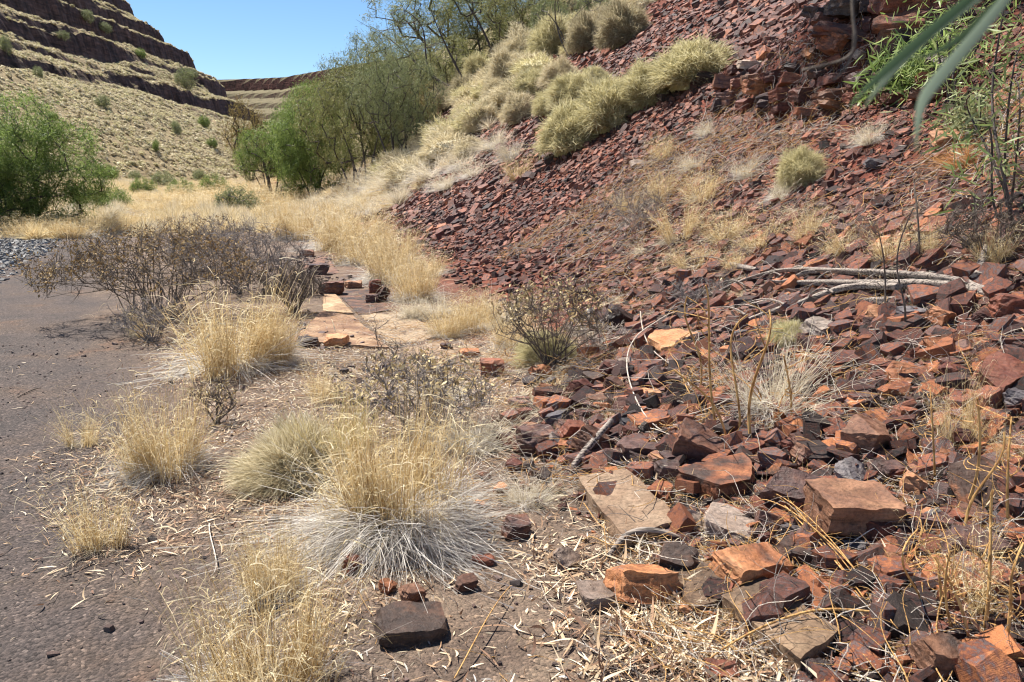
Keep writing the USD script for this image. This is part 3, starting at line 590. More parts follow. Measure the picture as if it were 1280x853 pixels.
verge_keep = lambda u, v, x, y: np.clip(.28 + 1.2*sstep(.42, .60, nz(x, y, .8, 13)), 0, 1)*sstep(.45, 1.0, v + .16*u + .5*(nz(x, y, .9, 15) - .5))*np.clip(bare(u, v), 0, 1)
corner_keep = lambda u, v, x, y: np.exp(-(((u - 1.9)/.9)**2 + ((v - 1.85)/.55)**2))
L1 = litter(26000, 1.0, 9, -1.6, 2.6, (.02, .065), verge_keep, 41, 14)
L2 = litter(4500, .8, 4, .8, 3.2, (.03, .10), corner_keep, 42, 14, .4, .012)
L3 = litter(9000, 1.0, 7, 1.6, 5, (.02, .075), lambda u, v, x, y: .15 + .8*sstep(.42, .6, nz(x, y, .9, 17)), 43, 14, .6, .02)
L4 = litter(900, .8, 8, -2.6, .6, (.015, .05), lambda u, v, x, y: .1 + sstep(.48, .6, nz(x, y, .8, 18)), 44, 14)
scatter('leaf_litter', sick, *cat_(L1, L2, L3, L4), 'litter_leaf', 'dry fallen leaves littering the soil between the grass tufts', 'leaf litter')
B1 = litter(40000, 1.0, 9, -1.6, 3.0, (.012, .04), verge_keep, 45, 10, .5)
scatter('plant_crumbs', bits, *B1, ['litter_leaf', 'grey_straw', 'pale_straw'], 'grey and tan crumbs of dead grass matted on the soil between tufts', 'plant litter')
def around(spots, n, spread, size, seed, ns, tilt, lift):
    r = np.random.default_rng(seed); c = np.array([at(*q)[0][:2] for q in spots]); x, y = (c[r.integers(0, len(c), n)] + r.normal(size=(n, 2))*spread).T
    return [np.stack([x, y, H(x, y) + lift], 1), qscatter(r, N_at(x, y), tilt), np.repeat(r.uniform(*size, n)[:, None], 3, 1), r.integers(0, ns, n)]
L5 = around([(230, 560), (110, 585), (300, 600), (160, 560), (260, 480), (215, 625), (160, 690), (290, 640), (350, 640), (700, 700), (420, 760), (180, 600), (240, 520), (130, 620)], 6500, .22, (.014, .06), 46, 14, .35, .006)
L6 = around([(860, 800), (820, 790), (900, 840), (760, 700), (980, 800), (840, 850)], 2300, .2, (.02, .09), 47, 14, .45, .015)
scatter('fallen_leaves', sick, *cat_(L5, L6), 'litter_leaf', 'thick patches of fallen sickle-shaped leaves around the tufts and the concrete slabs', 'fallen leaves')
def twig_shapes(seed, n):
    r = np.random.default_rng(seed); out = []
    for _ in range(n):
        p = np.cumsum(np.vstack([[0, 0, 0], np.column_stack([np.full(4, .25), r.normal(0, .07, 4), r.normal(0, .05, 4)])]), 0)
        out.append(limb(p, [.007, .003], 4, None, 0, 2))
    return out
tw = twig_shapes(51, 12)
T1 = litter(22000, 1.0, 11, -1.6, 3.4, (.04, .22), lambda u, v, x, y: (.12 + .88*sstep(.43, .6, nz(x, y, .7, 19)))*sstep(.3, .9, v + .16*u)*np.clip(bare(u, v), .03, 1), 52, 12, .15, .01)
T2 = litter(16000, 1.0, 9, 1.5, 7, (.08, .45), lambda u, v, x, y: .1 + .9*sstep(.47, .62, nz(x, y, .6, 23)), 53, 12, .3, .05)
T3 = litter(9500, 4, 12, 4.0, 8, (.12, .5), lambda u, v, x, y: sstep(.46, .62, nz(x, y, .45, 25)), 54, 12, .35, .08)
T4 = around([(1150, 700), (1050, 780), (1230, 620), (960, 690), (900, 820), (1200, 780), (1100, 740), (1250, 740), (1000, 480), (960, 520), (1180, 560), (1080, 640), (880, 470), (1240, 440), (900, 720), (740, 470), (700, 600)], 3600, .2, (.06, .34), 55, 12, .4, .03)
scatter('dry_twigs', tw, *cat_(T1, T2, T3, T4), ['white_twig', 'straw_stalk', 'white_twig', 'grey_twig', 'straw_stalk'], 'fine dry twigs and straws scattered over the rubble and soil', 'twigs')

# ------------------------------------------------------------------ grass
def grass_kinds():
    K = {}
    for i in range(3):
        r = np.random.default_rng(100 + i); k = kind_of_thing('golden_tuft')
        def clump(k, st, m1, m2):
            obj('stalks', st[0], m1, k, kind='stuff'); obj('leaves', st[1], m2, k, kind='stuff')
        clump(k, upright_tuft(r, 560, .5, 1.0, .0065, .30, .28, .7, sub_n=15, leaves=2.4), 'gold_stalk', 'gold_straw')
        obj('old_grass', sprawl_tuft(r, 850, .72, .24, .007), 'grey_straw', k, kind='stuff')
        K['gold', i] = k
        k = kind_of_thing('pale_tuft')
        clump(k, upright_tuft(r, 380, .5, .9, .007, .5, .5, .5), 'pale_straw', 'pale_straw')
        obj('old_grass', sprawl_tuft(r, 560, .62, .35, .006), 'grey_straw', k, kind='stuff')
        K['pale', i] = k
        k = kind_of_thing('thin_tuft')
        clump(k, upright_tuft(r, 230, .42, 1.0, .007, .40, .35, .55, sub_n=8, leaves=2.4), 'gold_stalk', 'gold_straw')
        obj('old_grass', sprawl_tuft(r, 150, .6, .2, .006), 'pale_straw', k, kind='stuff')
        K['thin', i] = k
        k = kind_of_thing('dead_wisp')
        obj('old_grass', sprawl_tuft(r, 130, .6, .3, .006, 7), 'pale_straw', k, kind='stuff')
        clump(k, upright_tuft(r, 40, .5, .8, .006, .7, .6, .6, sub_n=4, leaves=2), 'gold_stalk', 'pale_straw')
        K['wisp', i] = k
        for nm, m, wild in (('green', 'spinifex_needle', .75), ('palehum', 'spinifex_pale', .85), ('dull', 'spinifex_dull', .8)):
            k = kind_of_thing('spinifex')
            obj('needles', hummock(r, 9000, .0085, (.5, .5, .62), .19, wild), m, k, kind='stuff')
            obj('mound', heart(r, (.5, .5, .62), .56), {'spinifex_needle': 'mound_green', 'spinifex_pale': 'mound_pale'}.get(m, 'mound_dull'), k, smooth=True)
            K[nm, i] = k
    r = np.random.default_rng(131); k = kind_of_thing('rust_tuft')
    obj('stalks', join(upright_tuft(r, 500, .5, 1.0, .010, .8, .5, .6)), 'rust_straw', k, kind='stuff'); K['rust', 0] = K['rust', 1] = K['rust', 2] = k
    return K
K = grass_kinds()
_g = np.random.default_rng(7)
CATS = {'gold': ('grass_tuft', 'grass tuft'), 'pale': ('grass_tuft', 'grass tuft'), 'thin': ('grass_tuft', 'grass tuft'), 'rust': ('grass_tuft', 'grass tuft'), 'wisp': ('grass_tuft', 'grass tuft'),
        'green': ('spinifex_hummock', 'spinifex'), 'palehum': ('spinifex_hummock', 'spinifex'), 'dull': ('spinifex_hummock', 'spinifex')}
_turn = [0]
def tuft(kind, px, py, w, h, label, group=None, lean=.35, deep=1.0):
    """px, py: where its base meets the ground in the photograph; w, h: its size there"""
    p, m = at(px, py); _turn[0] += 1
    nm, cat = CATS[kind]
    n = N_at(p[0], p[1]); n = n*lean + np.array([0, 0, 1 - lean]); n /= np.linalg.norm(n)
    gw, gh = {'gold': (1.0, 1.12), 'pale': (1.1, 1.15), 'thin': (1.1, 1.2)}.get(kind, (1, 1)); w, h = w*gw, h*gh
    return copy(K[kind, _turn[0] % 3], nm, p - [0, 0, .01], _g.uniform(0, 6.28), (w*m/1.05, w*m/1.05*deep, h*m/.98), n, label=label, cat=cat, group=group)
ORD = 'first second third fourth fifth sixth seventh eighth ninth tenth eleventh twelfth thirteenth fourteenth fifteenth sixteenth seventeenth eighteenth nineteenth twentieth twenty-first twenty-second'.split()
def nth(spots, i, ix=0):
    """the place of a tuft in its row, counted from the left"""
    order = sorted(range(len(spots)), key=lambda j: (spots[j][ix], spots[j][ix + 1])); return ORD[order.index(i)]
# near tufts beside the track
tuft('gold', 292, 462, 150, 118, 'large golden grass tuft in front of the brown dead bushes')
tuft('gold', 345, 455, 70, 95, 'pale golden tuft right beside the largest golden tuft by the dead bushes')
tuft('gold', 212, 592, 118, 122, 'bushy straw-gold tuft at the track edge among fallen leaves')
tuft('thin', 104, 557, 52, 60, 'thin small straw tuft standing alone on the track edge')
tuft('thin', 128, 686, 104, 96, 'sparse golden-brown tuft on bare track at lower left')
tuft('gold', 345, 742, 95, 105, 'slim upright golden tuft above the tuft at the bottom edge')
tuft('gold', 335, 885, 200, 205, 'large golden tuft cut by the bottom edge of the view')
tuft('pale', 655, 632, 70, 58, 'small pale straw tuft leaning beside the concrete slab')
tuft('thin', 405, 500, 70, 50, 'short wispy tuft behind the pale rounded hummock')
tuft('thin', 180, 420, 50, 48, 'low thin tuft under the left end of the dead bush')
# the pale dome with the olive clump
def dome_thing():
    r = np.random.default_rng(201); p, m = at(372, 600)
    t = thing('spinifex_hummock', p - [0, 0, .01], 0, label='pale rounded needle-grass dome with an olive clump on its right', cat='spinifex')
    v, f = hummock(r, 9000, .006, (.5, .45, .55), .26, .42, 3); s = 150*m
    obj('needles', (v*[s, s, s*.95], f), 'spinifex_pale', t, kind='stuff')
    v, f = heart(r, (.5, .45, .55), .55); obj('mound', (v*[s, s, s*.95], f), 'mound_pale', t, smooth=True)
    v, f = join(upright_tuft(r, 800, .5, 1.0, .006, .28, .2, .55, leaves=.5)); q = 95*m
    obj('olive_clump', (v*[q, q, 118*m] + [42*m, .06, .02], f), 'olive_straw', t, kind='stuff')
dome_thing()
def main_tuft():
    r = np.random.default_rng(202); p, m = at(495, 672)
    t = thing('grass_tuft', p - [0, 0, .01], 0, label='tall golden tuft rising from a wide silvery skirt of dead grass', cat='grass tuft')
    for nm, lk, (v, f) in zip(('stalks', 'leaves'), ('gold_stalk', 'gold_straw'), upright_tuft(r, 1100, .5, 1.0, .006, .24, .22, .72, sub_n=18, leaves=2.2)):
        obj(nm, (v*[170*m, 170*m, 215*m] + [0, .05, 0], f), lk, t, kind='stuff')
    v, f = sprawl_tuft(r, 3600, 156*m, .32, .0042, 34); obj('skirt', (v, f), 'grey_straw', t, kind='stuff')
main_tuft()
tuft('pale', 590, 560, 110, 80, 'silver-grey matted tuft between the tall tuft and the rubble')
tuft('pale', 560, 500, 90, 50, 'low silvery tuft at the near edge of the stone paving')
# rubble-side tufts
tuft('pale', 965, 520, 118, 118, 'straw-white tuft in rubble below the fallen bleached branch')
tuft('green', 985, 432, 62, 55, 'small green-straw clump right under the bleached branch', lean=.2)
tuft('thin', 1195, 560, 62, 110, 'thin yellow-green upright tuft among blocks on the right')
tuft('thin', 1262, 590, 50, 80, 'wispy straw tuft at the right edge beside the large orange slab')
tuft('thin', 1215, 760, 120, 100, 'loose straw tangle of thin stems at lower right')
# golden grass along the foot of the scree
ROW_FOOT = ((372, 300, 70, 52), (420, 312, 80, 62), (452, 330, 72, 64), (405, 290, 60, 46), (488, 352, 76, 66), (450, 298, 70, 50), (520, 375, 70, 62), (500, 330, 66, 52), (545, 395, 62, 42), (515, 398, 56, 36),
                     (350, 282, 60, 40), (430, 276, 60, 36), (385, 272, 60, 34), (470, 312, 60, 46), (590, 412, 76, 60), (560, 420, 60, 42), (625, 405, 66, 52), (540, 345, 46, 36), (640, 432, 60, 46))
for i_, (x, y, w, h) in enumerate(ROW_FOOT):
    tuft('gold' if x % 2 == 0 else 'pale', x, y, w, h, 'golden grass tuft along the foot of the scree, ' + nth(ROW_FOOT, i_, 0) + ' from the left', 'golden grass along the foot of the scree')
ROW_FLOOR = ((300, 262, 60, 26), (260, 262, 60, 22), (225, 268, 50, 20), (330, 258, 50, 26), (285, 252, 60, 20), (240, 252, 56, 18), (200, 258, 50, 18), (310, 246, 50, 18), (265, 242, 44, 14), (190, 270, 40, 16), (355, 262, 50, 30))
for i_, (x, y, w, h) in enumerate(ROW_FLOOR):
    tuft('gold', x, y, w*1.2, h*1.25, 'distant straw tuft on the valley floor below trees, ' + nth(ROW_FLOOR, i_, 0) + ' from the left', 'straw tufts on the valley floor')
ROW_BANK = ((30, 298, 46, 22), (62, 297, 50, 25), (95, 297, 50, 26), (125, 294, 50, 26), (155, 290, 46, 24), (180, 284, 46, 20), (45, 293, 50, 22), (110, 288, 50, 20), (145, 282, 46, 18), (75, 290, 46, 20), (20, 292, 40, 20))
for i_, (x, y, w, h) in enumerate(ROW_BANK):
    tuft('gold', x, y, w*1.2, h*1.2, 'yellow grass tuft on the bank beyond the track, ' + nth(ROW_BANK, i_, 0) + ' from the left', 'yellow tufts on the bank beyond the track')
# wisps of dead grass left in the rubble and on the scree
rw = np.random.default_rng(71)
for k in range(330):
    px, py = (rw.uniform(780, 1275), rw.uniform(250, 840)) if k > 90 else (rw.uniform(620, 1000), rw.uniform(360, 560))
    if rw.uniform() > sstep(.36, .56, meshkit.fbm(np.array([px/150, py/110, 3.])[None], 3, 5)[0]) + .12: continue
    sz = rw.uniform(34, 84)*(.6 + py/900)
    tuft('wisp', px, py, sz, sz*rw.uniform(.35, .7), 'wisp of dead straw caught among the red stones', 'wisps of dead straw among the stones', lean=.6)
# hillside hummocks
G1, G2 = 'yellow-green spinifex hummocks on the upper slope', 'faded straw tufts on the lower slope'
tuft('green', 868, 105, 122, 88, 'large round yellow-green spinifex hummock topmost right of the slope', lean=.15)
for (x, y, w, h, l) in ((715, 182, 95, 62, 'lowest bright hummock of the diagonal spinifex bank'), (762, 155, 100, 66, 'middle bright hummock of the diagonal spinifex bank'), (808, 128, 90, 58, 'upper bright hummock of the diagonal spinifex bank')):
    tuft('green', x, y + 3, w*.95, h*1.5, l, lean=.18)
ROW_UPPER = (('green', 720, 130, 90, 46), ('green', 690, 140, 60, 36), ('palehum', 655, 88, 80, 62), ('green', 690, 70, 74, 60), ('palehum', 635, 105, 60, 52), ('dull', 585, 128, 60, 42), ('palehum', 620, 130, 46, 40), ('dull', 560, 136, 52, 36),
                        ('palehum', 528, 160, 54, 50), ('palehum', 512, 192, 50, 32), ('palehum', 560, 182, 60, 36), ('palehum', 605, 160, 66, 40), ('palehum', 650, 150, 60, 42), ('palehum', 590, 196, 60, 30), ('palehum', 545, 205, 54, 26),
                        ('green', 665, 120, 60, 40), ('dull', 735, 60, 60, 52), ('palehum', 700, 105, 60, 36), ('green', 745, 108, 50, 30), ('palehum', 580, 165, 50, 36), ('palehum', 545, 180, 50, 34), ('green', 600, 105, 50, 44))
for i_, (k, x, y, w, h) in enumerate(ROW_UPPER):
    tuft(k, x, y, w*.92, h*1.35, 'spinifex hummock on the upper slope below grey trees, ' + nth(ROW_UPPER, i_, 1) + ' from the left', G1, lean=.2)
tuft('dull', 782, 52, 74, 82, 'tall dull brown hummock at the top edge of the slope')
tuft('dull', 752, 44, 56, 60, 'grey-brown twiggy hummock beside the tall dull one at the top')
ROW_FADED = ((500, 232, 70, 34), (540, 222, 70, 34), (575, 212, 60, 30), (470, 240, 60, 30), (450, 258, 60, 30), (590, 222, 50, 24), (520, 205, 50, 28), (485, 215, 50, 26), (560, 235, 46, 22), (640, 200, 40, 30), (620, 185, 44, 26), (505, 250, 50, 24), (430, 262, 50, 26), (465, 268, 50, 24))
for i_, (x, y, w, h) in enumerate(ROW_FADED):
    tuft('pale', x, y, w, h*1.2, 'faded straw tuft between spinifex and scree, ' + nth(ROW_FADED, i_, 0) + ' from the left', G2)
tuft('green', 1003, 228, 66, 74, 'leaning yellow spinifex clump on red rubble left of centre-right slope', lean=.6)
tuft('pale', 975, 250, 50, 34, 'pale dead grass trailing downhill from the leaning yellow clump')
tuft('pale', 932, 222, 40, 36, 'small faded tuft left of the leaning yellow spinifex clump')
tuft('pale', 1092, 178, 52, 40, 'small dry straw tuft below the leafy bush on the slope')
tuft('rust', 1212, 205, 62, 40, 'rust-orange dead tuft below the slender green shrub')
tuft('pale', 868, 212, 36, 30, 'tiny straw tuft below the large round hummock')
tuft('pale', 885, 170, 30, 30, 'tiny grey-straw tuft left of the rock outcrop')
ROW_THIN = ((850, 300, 60, 60), (880, 250, 60, 50), (830, 250, 46, 46), (905, 300, 70, 50), (950, 310, 60, 44), (1010, 300, 60, 50), (1060, 320, 60, 50), (830, 200, 40, 40), (1110, 330, 70, 50), (790, 265, 40, 36), (650, 225, 36, 40), (1160, 320, 60, 50), (1240, 330, 60, 60), (870, 335, 60, 40), (920, 340, 50, 34))
for i_, (x, y, w, h) in enumerate(ROW_THIN):
    tuft('thin', x, y, w, h, 'thin straw tuft on scree above bleached branch, ' + nth(ROW_THIN, i_, 0) + ' from the left', 'thin straw tufts on the scree')

# ------------------------------------------------------------------ the stones one can tell apart
_r = np.random.default_rng(77)
ROCKS = [  # name, cx, cy, w, h, look, yaw, tilt x, tilt y, flatness (height/width), label
 ('stone', 903, 604, 96, 46, 'orange_stone', .25, .1, -.12, .30, 'long orange-topped block lying left of the large brown boulder'),
 ('stone', 864, 648, 42, 52, 'pale_stone', .3, .9, .2, .3, 'upright pinkish pale stone facing the view under the long orange block'),
 ('stone', 912, 656, 74, 46, 'pale_stone', -.6, .1, .2, .25, 'flat whitish weathered stone below the long orange-topped block'),
 ('stone', 938, 714, 82, 60, 'orange_stone', .3, .15, .1, .55, 'rusty orange block with dark front between concrete edge and boulder'),
 ('stone', 996, 694, 54, 40, 'brown_stone', -.3, .2, 0, .55, 'brown and orange stone right of the rusty orange block'),
 ('boulder', 1070, 650, 126, 74, 'brown_stone', .1, .08, .06, .50, 'largest brown boulder with flat top in the right rubble'),
 ('stone', 1069, 594, 58, 56, 'grey_stone', .5, .75, .1, .25, 'blue-grey tilted slab standing behind the largest brown boulder'),
 ('stone', 992, 618, 72, 60, 'dark_stone', -.5, .5, .3, .5, 'dark angular block left of the blue-grey tilted slab'),
 ('stone', 1115, 590, 44, 40, 'dark_stone', .2, .2, .2, .6, 'dark grey block right of the blue-grey tilted slab'),
 ('stone', 1097, 671, 36, 48, 'red_stone', .2, .1, .1, 1.1, 'small upright red-brown stone leaning on the largest boulder'),
 ('stone', 1070, 694, 40, 32, 'orange_stone', .7, .2, .1, .4, 'small orange stone at the foot of the largest boulder'),
 ('stone', 1142, 606, 48, 46, 'orange_stone', 1.0, .5, .3, .5, 'orange banded split stone between dark block and large orange slab'),
 ('slab', 1232, 608, 92, 66, 'orange_stone', .3, .55, -.15, .16, 'large smooth orange slab tilted towards the view at right edge'),
 ('stone', 1192, 652, 40, 30, 'red_stone', .2, .1, .1, .6, 'dark red block just below the large smooth orange slab'),
 ('stone', 1222, 690, 80, 48, 'dark_stone', -.35, .2, .2, .45, 'blue-black split block lower right of the dark red block'),
 ('stone', 1128, 706, 46, 38, 'orange_stone', .4, .5, .2, .4, 'orange flake leaning right of the small upright stone'),
 ('stone', 1180, 828, 66, 58, 'brown_stone', .3, .35, .1, .75, 'rounded brown block with pale face near the bottom right corner'),
 ('stone', 1235, 846, 80, 30, 'dark_stone', .1, .1, .1, .4, 'dark flat stone cut by the bottom edge at right'),
 ('boulder', 806, 724, 84, 84, 'orange_stone', .55, -.25, .22, .50, 'grey-topped boulder with bright orange front beside the concrete slab'),
 ('stone', 850, 703, 50, 46, 'brown_stone', -.4, .3, .2, .6, 'grey-brown stone propped behind the orange-fronted boulder'),
 ('stone', 752, 748, 60, 30, 'pale_stone', .2, .05, .05, .4, 'low flat tan stone at left foot of the orange-fronted boulder'),
 ('stone', 708, 695, 38, 40, 'pale_stone', .5, .7, .2, .3, 'pale tan stone standing in leaf litter below the concrete slab'),
 ('stone', 644, 662, 36, 28, 'dark_stone', .2, .2, .1, .6, 'dark reddish stone by the silvery skirt of the tall tuft'),
 ('stone', 507, 784, 96, 40, 'brown_stone', .15, .08, .12, .22, 'flat grey-brown block on bare soil near the bottom'),
 ('stone', 440, 706, 26, 26, 'red_stone', .9, .5, .3, .6, 'small dark red stone at the skirt left of the bottom stones'),
 ('stone', 482, 733, 22, 22, 'orange_stone', 1.2, .4, .3, .55, 'small red stone above the flat grey-brown block'),
 ('stone', 512, 744, 36, 26, 'brown_stone', .8, .25, .2, .5, 'rough brown stone directly above the flat grey-brown block'),
 ('stone', 580, 731, 32, 22, 'brown_stone', .5, .2, .1, .5, 'brown lump alone on soil right of the bottom stones'),
 ('stone', 604, 702, 28, 14, 'red_stone', .1, .1, 0, .35, 'small flat red stone in litter above the brown lump'),
 ('stone', 685, 496, 38, 20, 'orange_stone', .1, .0, .1, .42, 'flat orange-topped block at the left edge of the rubble'),
 ('stone', 724, 486, 30, 32, 'red_stone', .5, .4, .3, .8, 'tilted red block right of the flat orange-topped block'),
 ('stone', 746, 503, 30, 24, 'brown_stone', .2, .2, .1, .6, 'purple-brown block below the tilted red block'),
 ('stone', 670, 555, 48, 36, 'dark_stone', .3, .2, .1, .65, 'dark purple block with light top at the left of rubble'),
 ('stone', 634, 551, 26, 26, 'red_stone', .6, .6, .1, .4, 'thin red stone leaning left of the dark purple block'),
 ('stone', 740, 556, 46, 42, 'brown_stone', .9, .5, .3, .7, 'big tan-brown angular stone above the grey broken stick'),
 ('stone', 717, 541, 36, 30, 'red_stone', .2, .3, .2, .6, 'dark red stone behind the big tan-brown angular stone'),
 ('stone', 702, 560, 26, 22, 'orange_stone', .2, .2, .1, .6, 'small orange stone between dark purple block and tan-brown stone'),
 ('stone', 662, 538, 34, 14, 'orange_stone', .3, .1, .1, .3, 'thin bright orange flake behind the dark purple block'),
 ('stone', 758, 465, 26, 26, 'red_stone', .5, .5, .3, .7, 'dark red cube tilted under the curved white vine'),
 ('stone', 808, 498, 34, 18, 'orange_stone', .0, .1, .0, .5, 'flat orange-tan brick inside the curved white vine'),
 ('boulder', 872, 560, 60, 56, 'dark_stone', -.3, .3, .4, .75, 'large black-shadowed block at the foot of the woody stalks'),
 ('stone', 800, 566, 54, 28, 'dark_stone', .1, .1, .1, .45, 'wide dark red block left of the black-shadowed block'),
 ('stone', 832, 592, 34, 32, 'dark_stone', .2, .3, .1, .8, 'dark grey block left of the long orange-topped block'),
 ('stone', 790, 534, 30, 22, 'grey_stone', .2, .4, .1, .5, 'blue-grey stone above the wide dark red block'),
 ('stone', 790, 605, 30, 22, 'orange_stone', .2, .5, .1, .3, 'small bright orange flake above the first concrete slab'),
 ('slab', 848, 427, 84, 36, 'orange_stone', .15, .12, -.05, .18, 'large pinkish flat slab beneath the woody stalks'),
 ('stone', 788, 458, 34, 22, 'pale_stone', .1, .2, .1, .4, 'pale orange flat stone left of the pinkish slab'),
 ('stone', 806, 470, 24, 24, 'red_stone', .4, .2, .3, .8, 'dark red upright stone below the pinkish flat slab'),
 ('stone', 772, 402, 44, 36, 'dark_stone', .7, .3, .4, .6, 'dark shadowed peaked stone left of the pinkish flat slab'),
 ('stone', 615, 460, 30, 26, 'red_stone', .1, .0, .0, .75, 'square dark red block at the end of the paving'),
 ('stone', 556, 434, 16, 10, 'dark_stone', .1, 0, 0, .5, 'small dark brick alone on the paving'),
 ('stone', 586, 443, 26, 12, 'orange_stone', .1, 0, .1, .35, 'thin orange stone beside the square dark red block'),
 ('stone', 1263, 390, 44, 42, 'red_stone', .1, .15, .2, .8, 'big layered dark red block on the right edge by the log'),
 ('stone', 1178, 400, 44, 30, 'orange_stone', .5, .2, .2, .5, 'orange-red oblong brick under the thick end of the log'),
 ('stone', 1142, 398, 36, 22, 'grey_stone', .0, .1, .0, .5, 'grey-topped block left of the orange-red oblong brick'),
 ('stone', 1232, 400, 32, 32, 'red_stone', .6, .4, .1, .6, 'pinkish red tilted stone left of the layered red block'),
 ('stone', 1178, 434, 50, 38, 'orange_stone', .0, .6, .1, .3, 'rusty square stone with ochre face in the middle right'),
 ('slab', 1140, 468, 58, 48, 'orange_stone', .1, .55, .0, .2, 'broad tan-orange slab left of the thin upright tuft'),
 ('stone', 1102, 476, 28, 20, 'red_stone', .1, .1, .1, .6, 'small red block left of the broad tan-orange slab'),
 ('boulder', 1258, 472, 72, 54, 'red_stone', .25, .3, -.2, .40, 'large smooth red boulder on the right edge'),
 ('stone', 1270, 502, 34, 34, 'grey_stone', .4, .2, .1, .8, 'round blue-grey stone under the large smooth red boulder'),
 ('stone', 1024, 414, 44, 36, 'grey_stone', .4, .3, -.1, .55, 'pale grey stone right of the green-straw clump'),
 ('boulder', 1084, 552, 70, 54, 'brown_stone', .7, .35, .25, .55, 'big angular block with tan face behind the blue-grey slab'),
 ('stone', 1004, 556, 38, 24, 'dark_stone', .2, .2, .1, .5, 'dark flat stone left of the tan-faced angular block'),
 ('stone', 998, 536, 36, 22, 'grey_stone', .4, .3, .1, .4, 'purple-grey stone above the dark flat stone'),
 ('stone', 1060, 452, 26, 34, 'grey_stone', .3, .7, .1, .3, 'narrow blue-grey stone standing in mid rubble'),
 ('stone', 1098, 396, 34, 28, 'orange_stone', .4, .6, .1, .4, 'bright red-orange stone in the shade below the log'),
 ('stone', 1195, 466, 40, 26, 'red_stone', .1, .3, .1, .4, 'dull red slab behind the thin upright tuft'),
 ('stone', 1240, 528, 36, 20, 'orange_stone', .2, .3, .1, .4, 'small orange flake under the red boulder'),
 ('stone', 1130, 520, 36, 22, 'red_stone', .4, .2, .1, .5, 'reddish block above the orange banded split stone'),
 ('stone', 955, 640, 40, 16, 'red_stone', -.5, .1, .2, .3, 'long thin dark red sliver in front of the dark angular block'),
 ('stone', 1010, 735, 36, 26, 'dark_stone', .3, .2, .1, .5, 'black small stone right of the rusty orange block'),
 ('stone', 1050, 760, 30, 22, 'red_stone', .3, .2, .1, .5, 'small red stone above the straw stick at bottom'),
 ('stone', 900, 842, 44, 24, 'red_stone', .1, .2, .1, .4, 'dull red flat stone lying in litter at the bottom edge'),
 ('stone', 1022, 840, 38, 34, 'dark_stone', .3, .3, .1, .7, 'dark faceted stone at the end of the lowest concrete slab'),
 # the little stack on the paving
 ('stone', 471, 360, 20, 18, 'red_stone', .1, 0, 0, .9, 'red block at the back of the little stack on paving'),
 ('stone', 465, 375, 16, 13, 'dark_stone', .05, 0, 0, .8, 'dark square block at the front of the little stack'),
 ('stone', 478, 369, 11, 25, 'orange_stone', .3, .25, .6, 2.2, 'orange slab leaning on the little stack on paving'),
 ('stone', 397, 339, 28, 12, 'dark_stone', .1, 0, 0, .5, 'dark block upper of two on the red earth step'),
 ('stone', 414, 361, 30, 20, 'dark_stone', .2, 0, 0, .6, 'larger dark block at the far edge of the paving'),
 ('stone', 440, 357, 24, 10, 'brown_stone', .2, 0, 0, .4, 'low brown stone right of the larger dark block'),
 ('stone', 386, 429, 30, 14, 'brown_stone', .2, 0, .1, .4, 'flat layered stone at left edge of the cream slab'),
 ('stone', 420, 428, 28, 15, 'orange_stone', .1, .1, 0, .5, 'orange-red broken stone on the near edge of the cream slab'),
 ('stone', 383, 318, 18, 9, 'dark_stone', .1, 0, 0, .5, 'small dark stone on red earth above the two dark blocks'),
 # upper slope
 ('stone', 940, 80, 34, 20, 'pale_stone', .1, .2, .0, .3, 'flat pale pink slab crowning the rock outcrop'),
 ('stone', 952, 112, 40, 20, 'orange_stone', .05, .1, .0, .45, 'tan-topped ledge block at the middle of the outcrop'),
 ('stone', 1047, 62, 40, 36, 'red_stone', .4, .4, .2, .7, 'large reddish boulder half in shade high on the slope'),
 ('stone', 1013, 72, 24, 18, 'orange_stone', .2, .6, .1, .3, 'bright orange broken flake left of the shaded reddish boulder'),
 ('stone', 1075, 74, 20, 16, 'pale_stone', .2, .4, .1, .5, 'small pale stone right of the shaded reddish boulder'),
 ('stone', 1095, 207, 26, 14, 'grey_stone', .1, .3, .1, .4, 'grey flat stone on the fine red scree'),
 ('stone', 1190, 175, 50, 22, 'orange_stone', .1, .4, .0, .3, 'smooth orange slab behind the rust-coloured tuft'),
 ('stone', 797, 206, 18, 14, 'pale_stone', .2, .5, .1, .4, 'pale grey stone on scree below the bright spinifex bank'),
 ('stone', 786, 202, 16, 12, 'dark_stone', .2, .3, .1, .6, 'dark stone touching the pale grey stone on the scree'),
]
def place_rock(name, cx, cy, w, h, look, yaw, tx, ty, flat, label, sinkf=.12):
    p, m = at(cx, cy + h*.36)
    W = w*m*.86; D = W*_r.uniform(.6, .85); Z = W*flat
    n_cut = int(_r.integers(8, 13))
    v, f = stone(_r, np.array([W*1.12, D*1.12, Z*1.12]), n_cut, .125 if w < 60 else .09)
    v = (v - [0, 0, Z*.5]) @ rotm(yaw + _r.normal(0, .08), tx, ty).T
    v[:, 2] -= np.quantile(v[:, 2], .04)
    tri = v[f]; area = np.linalg.norm(np.cross(tri[:, 1]-tri[:, 0], tri[:, 2]-tri[:, 0]), axis=1).sum()
    q = p + [0, D*.25, 0]; q[2] = min(H(q[0], q[1]), p[2] + .25*D) - sinkf*Z
    t = thing(name, q, label=label, cat='boulder' if name == 'boulder' else 'stone')
    obj('block', (v, f), look, t, smooth=24)
for R_ in ROCKS: place_rock(*R_)
